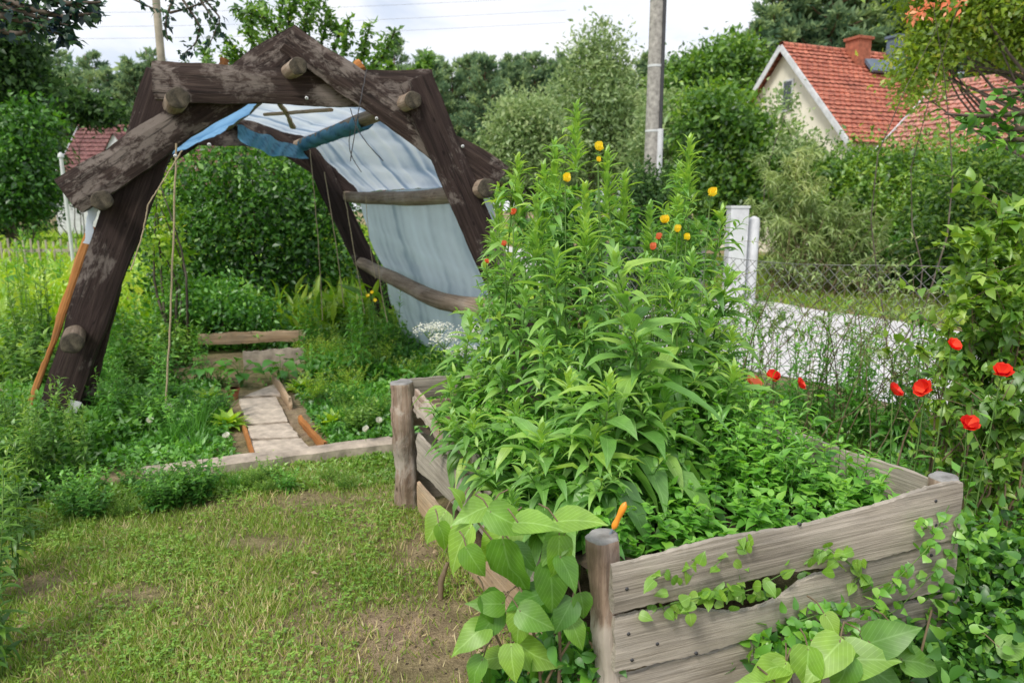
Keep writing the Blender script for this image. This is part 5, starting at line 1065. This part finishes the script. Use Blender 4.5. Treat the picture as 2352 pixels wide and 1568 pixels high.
flw = {0: (1372, 340), 1: None}
inv = np.linalg.inv(np.array([[e1.x, e2.x], [e1.y, e2.y]]))
for i, (px, py, Y) in enumerate(prim):
    if i in (11, 16, 22, 28, 36, 41, 45, 51, 53, 54): continue
    if py > 380: px += float(rng.normal()*16); py += float(rng.normal()*16)
    t = at(px, py, Y); q = inv @ np.array([t.x-FL.x, t.y-FL.y]); q = q.clip([.07, .08], [.93, .94]); bxy = FL+e1*float(q[0])+e2*float(q[1])
    base = (bxy.x, bxy.y, zs)
    lab = 'tall leafy evening primrose stem crowding the compost bed'
    if i == 0: lab = 'tallest evening primrose spire, leftmost high tip above the compost bed'
    if i == 2: lab = 'evening primrose spire whose tip stands just right of the utility pole'
    if i == 17: lab = 'evening primrose with bright leafy crown nearest the camera in the middle of the bed'
    rt = thing('evening_primrose', base, lab, 'plant', None if i in (0, 2, 17) else 'evening primroses in the compost bed')
    A, B = Acc(), Acc(); h = t.z-zs; near = py > 560
    nl = int(18+24*h); vs_ = .8+.45*rng.random()
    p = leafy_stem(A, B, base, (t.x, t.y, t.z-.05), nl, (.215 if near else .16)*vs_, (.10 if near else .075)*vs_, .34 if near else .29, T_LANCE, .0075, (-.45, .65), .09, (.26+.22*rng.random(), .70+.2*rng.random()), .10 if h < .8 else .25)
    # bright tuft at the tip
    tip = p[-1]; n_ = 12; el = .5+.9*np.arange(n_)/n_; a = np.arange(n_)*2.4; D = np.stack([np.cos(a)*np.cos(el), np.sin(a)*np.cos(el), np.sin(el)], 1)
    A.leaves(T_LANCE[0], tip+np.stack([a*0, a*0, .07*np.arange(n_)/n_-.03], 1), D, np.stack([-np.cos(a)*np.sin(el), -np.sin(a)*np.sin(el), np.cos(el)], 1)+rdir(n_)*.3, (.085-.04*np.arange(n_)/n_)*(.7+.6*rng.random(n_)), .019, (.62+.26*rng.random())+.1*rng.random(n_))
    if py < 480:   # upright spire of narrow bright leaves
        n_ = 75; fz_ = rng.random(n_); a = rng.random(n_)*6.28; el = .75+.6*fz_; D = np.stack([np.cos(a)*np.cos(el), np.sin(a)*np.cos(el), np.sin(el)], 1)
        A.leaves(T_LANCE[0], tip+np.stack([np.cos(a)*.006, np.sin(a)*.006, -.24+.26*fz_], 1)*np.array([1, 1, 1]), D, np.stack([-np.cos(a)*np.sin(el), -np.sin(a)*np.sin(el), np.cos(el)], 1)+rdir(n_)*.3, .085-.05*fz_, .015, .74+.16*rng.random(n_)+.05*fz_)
    # side shoots
    for k in range(int(2+h*4)):
        f = .3+.6*rng.random(); c = p[int(f*8)]; a = rng.random()*6.28; ln = (.13+.18*rng.random())*(1.1-f*.5)
        leafy_stem(A, B, c, c+np.array([math.cos(a)*ln*.75, math.sin(a)*ln*.75, ln*.75]), 13, .09, .05, .28, T_LANCE, .003, (-.1, .9), .08, (.5, .85))
    part('foliage', A, M_PRIM, rt); part('stems', B, M_STEM, rt)
    if py < 620 and py > 300:   # thin seed pods and buds near the top
        C = Acc()
        for k in range(9):
            c = p[7]+(p[8]-p[7])*rng.random()-np.array([0, 0, .1*rng.random()]); a = rng.random()*6.28; e = c+np.array([math.cos(a)*.06, math.sin(a)*.06, .035+.05*rng.random()]); C.tube([c, (c+e)/2, e], [.0025, .0045, .0015], 5)
        part('buds', C, M_YEL, rt)
def flower(px, py, Y, wpx, mat, nm, label, cat, group, npet=4, cup=.6, face=(0, -.7, .7), stem_to=None, dbl=1, leafy=False):
    c = at(px, py, Y); base = stem_to or (c.x+rng.normal()*.03, c.y+.04, zs if stem_to is None else 0.); rt = thing(nm, base, label, cat, group)
    r = wpx/F*Y*.52; fz = norm(np.array([face])+rdir(1)*.25)[0]; X = norm(np.cross(fz, [0, 0, 1.])[None])[0]; Yv = np.cross(fz, X); A = Acc()
    for d_ in range(dbl):
        n_ = npet+d_; a = np.arange(n_)*6.283/n_+d_*.5; cu = cup+.28*d_
        D = np.outer(np.cos(a)*math.cos(cu), X)+np.outer(np.sin(a)*math.cos(cu), Yv)+fz*math.sin(cu); Nn = -(np.outer(np.cos(a)*math.sin(cu), X)+np.outer(np.sin(a)*math.sin(cu), Yv))+fz*math.cos(cu)
        A.leaves(T_PETAL, np.array(c)[None]+D*.001-fz*.01, D, Nn+rdir(n_)*.2, r*(1.1-.13*d_)*(.9+.2*rng.random(n_)), r*1.25, (.5+.2*rng.normal(size=n_)).clip(.1, .9))
    B = Acc(); b = np.array(base, float); cc = np.array(c)-fz*.012; m_ = (b+cc)/2+rdir(1)[0]*.02; s = np.linspace(0, 1, 10)[:, None]; B.tube(b*(1-s)**2+2*m_*s*(1-s)+cc*s*s, .0025, 5); B.tube([cc-fz*.008, cc+fz*.004], [.003, .007], 7)
    if leafy:
        C = Acc(); leafy_stem(C, B, b, b+(cc-b)*.8, 14, .09, .05, .4, [T_FOLD], .0025, (0, .7)); part('leaves', C, M_MINT, rt)
    part('petals', A, mat, rt); part('stem', B, M_STEM, rt); return rt
for i, (px, py, wp, mt, lb) in enumerate(((1374, 341, 32, M_YPET, 'yellow primrose flower, the highest, just right of the tallest spire'), (1300, 412, 30, M_YPET, 'half closed yellow flower below the tallest spire'), (1634, 446, 34, M_YPET, 'yellow flower at the right shoulder of the plants'), (1525, 507, 30, M_YPET, 'yellow flower left of and below the right shoulder one'), (1556, 528, 26, M_YPET, 'small orange yellow flower below its yellow neighbour'), (1577, 546, 24, M_YPET, 'small orange flower facing right above the foliage'),
        (1513, 545, 24, M_SAL, 'small salmon wilted flower beside the yellow ones'), (1500, 569, 26, M_SAL, 'red orange wilted flower lowest of the group'), (1158, 560, 20, M_SAL, 'faded orange blossom near the right arch leg'), (1375, 367, 18, M_YPET, 'pale yellow bud right under the highest flower'), (1180, 488, 22, M_SAL, 'faded salmon blossom at the left of the plants'), (1118, 600, 18, M_SAL, 'tiny orange blossom touching the right arch leg'))):
    flower(px, py, 2.95, wp*.95, mt, 'primrose_flower', lb, 'flower', None, 4, .75)
for i, (px, py, wp, lb) in enumerate(((1730, 881, 40, 'orange red poppy at left of the row before the fence'), (1776, 866, 34, 'orange red poppy standing slightly higher than the left one'), (1838, 882, 32, 'small red poppy right of the orange red pair'), (2056, 898, 40, 'cupped red poppy left of its brighter neighbour'), (2122, 892, 44, 'bright red poppy in the middle of the right group'), (2225, 974, 42, 'dark red double poppy, lowest of all'), (2302, 853, 42, 'bright red poppy among leaves near the right edge'), (2190, 792, 40, 'red poppy half hidden, highest of all'))):
    Y = 3.6 if px < 1900 else 2.75; b = at(px, py, Y)
    flower(px, py, Y, wp*(.78+.2*rng.random()), M_SAL if i < 1 else M_RED, 'poppy', lb, 'poppy', None, 5, .15, (.5*rng.normal(), -.6, .75), stem_to=(b.x+rng.normal()*.04, b.y+.05, 0.), dbl=2, leafy=True)
for k, (px, py) in enumerate(((845, 680), (862, 690), (855, 672))):
    b = at(px, py, 6.6); flower(px, py, 6.6, 11, M_YPET, 'yellow_flower', 'tiny yellow flower in front of the back frame of the arch', 'flower', 'yellow flowers at the back frame', 5, .5, stem_to=(b.x, b.y, 0.))
for k, (px, py) in enumerate(((388, 935), (345, 965), (840, 985), (870, 965), (520, 1000))):
    b = G(px, py+60); flower(px, py, b.y, 16, M_WPET, 'white_flower', 'tiny white flower among the bed plants before the arch', 'flower', 'white flowers in the beds', 6, .3, stem_to=(b.x, b.y, 0.), dbl=2)
# ---- mint and nettles in the front half of the bed
A, B = Acc(), Acc()
for i in range(640):
    s, t = rng.uniform(.06, .96), rng.uniform(.05, .95)
    if t > .62 and s < .62: continue
    P = FL+e1*s+e2*t; h = (.10+.20*rng.random())*(1 if t > .12 else .7) + .12*(t > .25)
    leafy_stem(A, B, (P.x, P.y, zs), (P.x+rng.normal()*.03, P.y+rng.normal()*.03, zs+h), 14, .062, .034, .6, [T_HEART[0], T_HEART[1]], .0022, (-.15, .6), .08, (.38, .8), .1, .15, True)
rt = thing('mint_patch', (cx.x, cx.y, .5), 'low patch of mint and nettle leaves along the front of the compost bed', 'herbs'); part('foliage', A, M_MINT, rt)['kind'] = 'stuff'; part('stems', B, M_STEM, rt)['kind'] = 'stuff'
for i, (s, t, h) in enumerate(((.75, .18, .34), (.85, .25, .36), (.92, .4, .4), (.8, .42, .45), (.9, .6, .42), (.68, .3, .38), (.88, .14, .28))):
    P = FL+e1*s+e2*t; A, B = Acc(), Acc()
    for k in range(4): leafy_stem(A, B, (P.x+rng.normal()*.03, P.y+rng.normal()*.03, zs), (P.x+rng.normal()*.06, P.y+rng.normal()*.06, zs+h*(.7+.4*rng.random())), 22, .085, .05, .2, T_LANCE, .003, (-.2, .7), .08, (.4, .7))
    rt = thing('goldenrod_shoot', (P.x, P.y, zs), 'narrow leaved shoot in the right part of the compost bed', 'plant', 'narrow leaved shoots at the right of the bed'); part('foliage', A, M_MINT, rt); part('stems', B, M_STEM, rt)
# ---- knotweed with big heart shaped leaves
def heart_plant(name, label, stems, lv, Yf, seed, fill=None):
    g = np.random.default_rng(seed); b = at(*stems[0][0], Yf(stems[0][0][0])); b.z = max(b.z, 0); rt = thing(name, (b.x, b.y, 0), label, 'plant'); A, B = Acc(), Acc()
    for st in stems:
        P = np.array([at(x_, y_, Yf(x_)+.03) for x_, y_ in st]); s = np.linspace(0, len(P)-1, 14); P = np.stack([np.interp(s, np.arange(len(st)), P[:, k]) for k in range(3)], 1)
        for _ in range(3): P[1:-1] = (P[:-2]+P[2:]+2*P[1:-1])/4
        B.tube(P, np.linspace(.006, .003, 14), 7)
    for (px, py, ln, an, tn) in lv:
        Y = Yf(px)+g.normal()*.035; a = math.radians(an); dirpx = np.array([math.cos(a), math.sin(a)])
        c = np.array(at(px-dirpx[0]*ln*.5, py-dirpx[1]*ln*.5, Y)); D = np.array([dirpx[0], -.25+.2*g.normal(), -dirpx[1]*.95]); L_ = ln/F*Y*1.02
        Nn = np.array([.35*g.normal(), -.6, .72])+g.normal(size=3)*.25
        A.leaves(T_HEART[int(g.integers(0, 3))], c[None], D[None], Nn[None], L_, L_*(.68+.12*g.random()), min(.95, tn+.04+.08*g.normal()))
        e = c+np.array([-dirpx[0]*.05, .07, .02]); B.tube([c+D*.0, (c+e)/2+np.array([0, 0, .012]), e], [.0022, .0022, .0028], 5)
    part('leaves', A, M_HEART, rt); part('stems', B, M_RSTEM, rt); return rt
lvL = [(1075, 1165, 105, 175, .85), (995, 1215, 90, 125, .88), (1050, 1275, 135, 115, .82), (1135, 1248, 120, 130, .78), (1178, 1325, 155, 75, .42), (1280, 1288, 100, 95, .62), (1268, 1362, 130, 85, .30), (1180, 1200, 115, 25, .55),
       (1245, 1195, 110, -5, .70), (1340, 1185, 120, -12, .8), (1112, 1375, 85, 195, .45), (1068, 1460, 100, 155, .72), (1190, 1452, 100, 100, .66), (1252, 1498, 110, 15, .72), (1178, 1530, 90, 85, .85), (1120, 1512, 80, 170, .85), (1328, 1462, 80, 65, .6), (1310, 1320, 90, 60, .38),
       (1240, 1420, 95, 20, .5), (1140, 1410, 100, 60, .33), (1225, 1562, 100, 95, .4), (1305, 1545, 95, 70, .35), (1052, 1130, 55, -110, .92), (1200, 1380, 110, 160, .3), (1095, 1300, 90, 60, .5), (1290, 1420, 90, 120, .33), (1110, 1440, 100, 130, .3), (1260, 1260, 90, 140, .45), (1085, 1555, 90, 120, .5), (1150, 1570, 100, 60, .35), (1340, 1400, 70, 80, .28), (1020, 1240, 70, 70, .7), (1215, 1290, 90, 40, .35)]
heart_plant('knotweed', 'big heart leaved knotweed beside the front left post of the bed', [[(1250, 1640), (1230, 1450), (1180, 1300), (1090, 1190)], [(1280, 1640), (1290, 1450), (1260, 1300), (1290, 1190)], [(1200, 1640), (1160, 1500), (1110, 1400)], [(1230, 1640), (1260, 1550), (1330, 1440)]], lvL, lambda x: 1.78+(1300-x)*.0004, 3)
lvR = [(1868, 1510, 140, 150, .85), (1750, 1535, 110, 170, .82), (1990, 1492, 145, -20, .65), (2050, 1440, 125, -35, .38), (1852, 1550, 115, 95, .9), (1912, 1440, 62, 60, .85), (2125, 1520, 105, 5, .38), (1785, 1560, 80, 120, .9), (2335, 1480, 80, -8, .72), (1965, 1555, 100, 60, .6), (2030, 1545, 120, 20, .4), (1930, 1560, 100, 110, .45), (2090, 1470, 90, 40, .3), (1720, 1560, 80, 190, .8), (2180, 1560, 90, 30, .3)]
heart_plant('knotweed', 'big heart leaved knotweed in front of the lowest planks at lower right', [[(1900, 1680), (1880, 1560), (1900, 1450)], [(1930, 1680), (1990, 1560), (2060, 1430)], [(1880, 1680), (1800, 1580), (1740, 1530)], [(2060, 1660), (2100, 1560), (2140, 1400)]], lvR, lambda x: 1.72+(x-1700)*.0004, 5)
A = Acc(); n = 900; x = rng.uniform(-3.6, .6, n); y = 1.3+3.2*rng.random(n); k = in_lawn(x, y); x, y = x[k], y[k]; n = len(x)
A.leaves(T_FOLD, np.stack([x, y, .012+.02*rng.random(n)], 1), rdir(n)*np.array([1, 1, .2]), rdir(n)*.4+np.array([0, 0, 1]), .012+.03*rng.random(n)**2, .010+.01*rng.random(n), .8+.18*rng.random(n))
solo('leaf_litter', A, M_LITTER, 'dry brown leaf litter scattered over the lawn', 'leaf litter', kind='stuff')
A = Acc(); n = 1600; x = rng.uniform(-1.2, .5, n); y = 1.4+2.4*rng.random(n); k = in_lawn(x, y) & (rng.random(n) < bareness(x, y)); x, y = x[k], y[k]; n = len(x)
A.leaves(T_DIA, np.stack([x, y, .004+0*x], 1), rdir(n)*np.array([1, 1, .4]), rdir(n)*.8+np.array([0, 0, 1]), .008+.012*rng.random(n), .009, rng.random(n))
solo('soil_crumbs', A, M_SOIL, 'crumbs of bare soil on the worn lawn beside the compost bed', 'soil', kind='stuff')
# ---- small round leaved vine on the front planks
def vine(name, label, lines, mat, size, gap, off=.05, seed=0, tint=(.6, .2), cat='vine'):
    g = np.random.default_rng(seed); P0 = fp(*lines[0][0], off); rt = thing(name, tuple(P0), label, cat); A, B = Acc(), Acc()
    for ln in lines:
        P = np.array([fp(x_, y_, off+.015*g.normal()) for x_, y_ in ln]); s = np.linspace(0, len(P)-1, 8*len(ln)); P = np.stack([np.interp(s, np.arange(len(ln)), P[:, k]) for k in range(3)], 1)
        B.tube(P, .0016, 5); m_ = max(3, int(np.linalg.norm(np.diff(P, axis=0), axis=1).sum()/gap)); ii = g.random(m_)*(len(P)-1); C = P[ii.astype(int)]+g.normal(size=(m_, 3))*size*.55
        A.leaves(T_HEART[0], C, g.normal(size=(m_, 3))*.7+np.array([0, -.2, -.5]), g.normal(size=(m_, 3))*.35+np.array([0, -.8, .6]), size*(.65+.6*g.random(m_)), size*(.75+.3*g.random(m_)), (tint[0]+tint[1]*g.normal(size=m_)).clip(.1, .98))
    part('leaves', A, mat, rt); part('stems', B, M_STEM, rt); return rt
vine('bindweed', 'thin vine with yellow green leaves trailing over the upper front planks', [[(1500, 1330), (1560, 1300), (1600, 1280)], [(1640, 1300), (1680, 1265), (1722, 1250)], [(1700, 1330), (1690, 1290)], [(1850, 1290), (1900, 1255), (1945, 1290), (1975, 1320), (1960, 1345)], [(1880, 1265), (1930, 1275), (1960, 1300)], [(1500, 1400), (1580, 1375), (1660, 1370), (1735, 1350), (1820, 1305)], [(1540, 1385), (1640, 1365), (1720, 1365)]], M_HEART, .036, .012, .03, 3, (.72, .12))
vine('bindweed', 'small leaved vine climbing the right end of the front planks', [[(2180, 1160), (2160, 1200), (2130, 1260), (2060, 1330), (1980, 1360)], [(2200, 1190), (2190, 1260), (2140, 1330)], [(2120, 1200), (2160, 1240)], [(2080, 1300), (2010, 1390), (1930, 1400)], [(1950, 1380), (1880, 1410), (1800, 1440)], [(2220, 1230), (2230, 1330)], [(2160, 1300), (2060, 1400), (1960, 1450), (1840, 1450)]], M_MINT, .030, .012, .05, 4, (.6, .2))
pbush('ground_elder', 2.12, [(2250, 1290, 70, 80, .25), (2190, 1430, 80, 50, .05), (2290, 1440, 90, 110, .1), (2080, 1520, 90, 40, -.1), (2330, 1300, 50, 90, .3), (2200, 1540, 150, 60, -.1)], 4200, .036, M_SHRUB, 'dense small leaved weed in the right foreground corner', 'weeds', clump=.07, per=16, asp=.65, tint=(.45, .25), inner=.45, stems=26, sr=.004, bark=M_RSTEM, tmpl=T_HEART[0])
pbush('ground_elder', 1.95, [(1800, 1470, 60, 35), (1850, 1420, 60, 25, .05), (1740, 1500, 40, 30)], 380, .034, M_MINT, 'small leaved weed before the second front plank', 'weeds', clump=.04, per=10, asp=.7, tint=(.55, .2), inner=.5, stems=8, sr=.003, tmpl=T_HEART[0])
pbush('ground_elder', 1.9, [(1290, 1500, 50, 60), (1340, 1540, 40, 40), (1180, 1560, 80, 30)], 460, .036, M_MINT, 'dark small weed under the knotweed at the front left post', 'weeds', clump=.04, per=10, asp=.7, tint=(.3, .15), inner=.5, stems=8, sr=.003, tmpl=T_HEART[0])
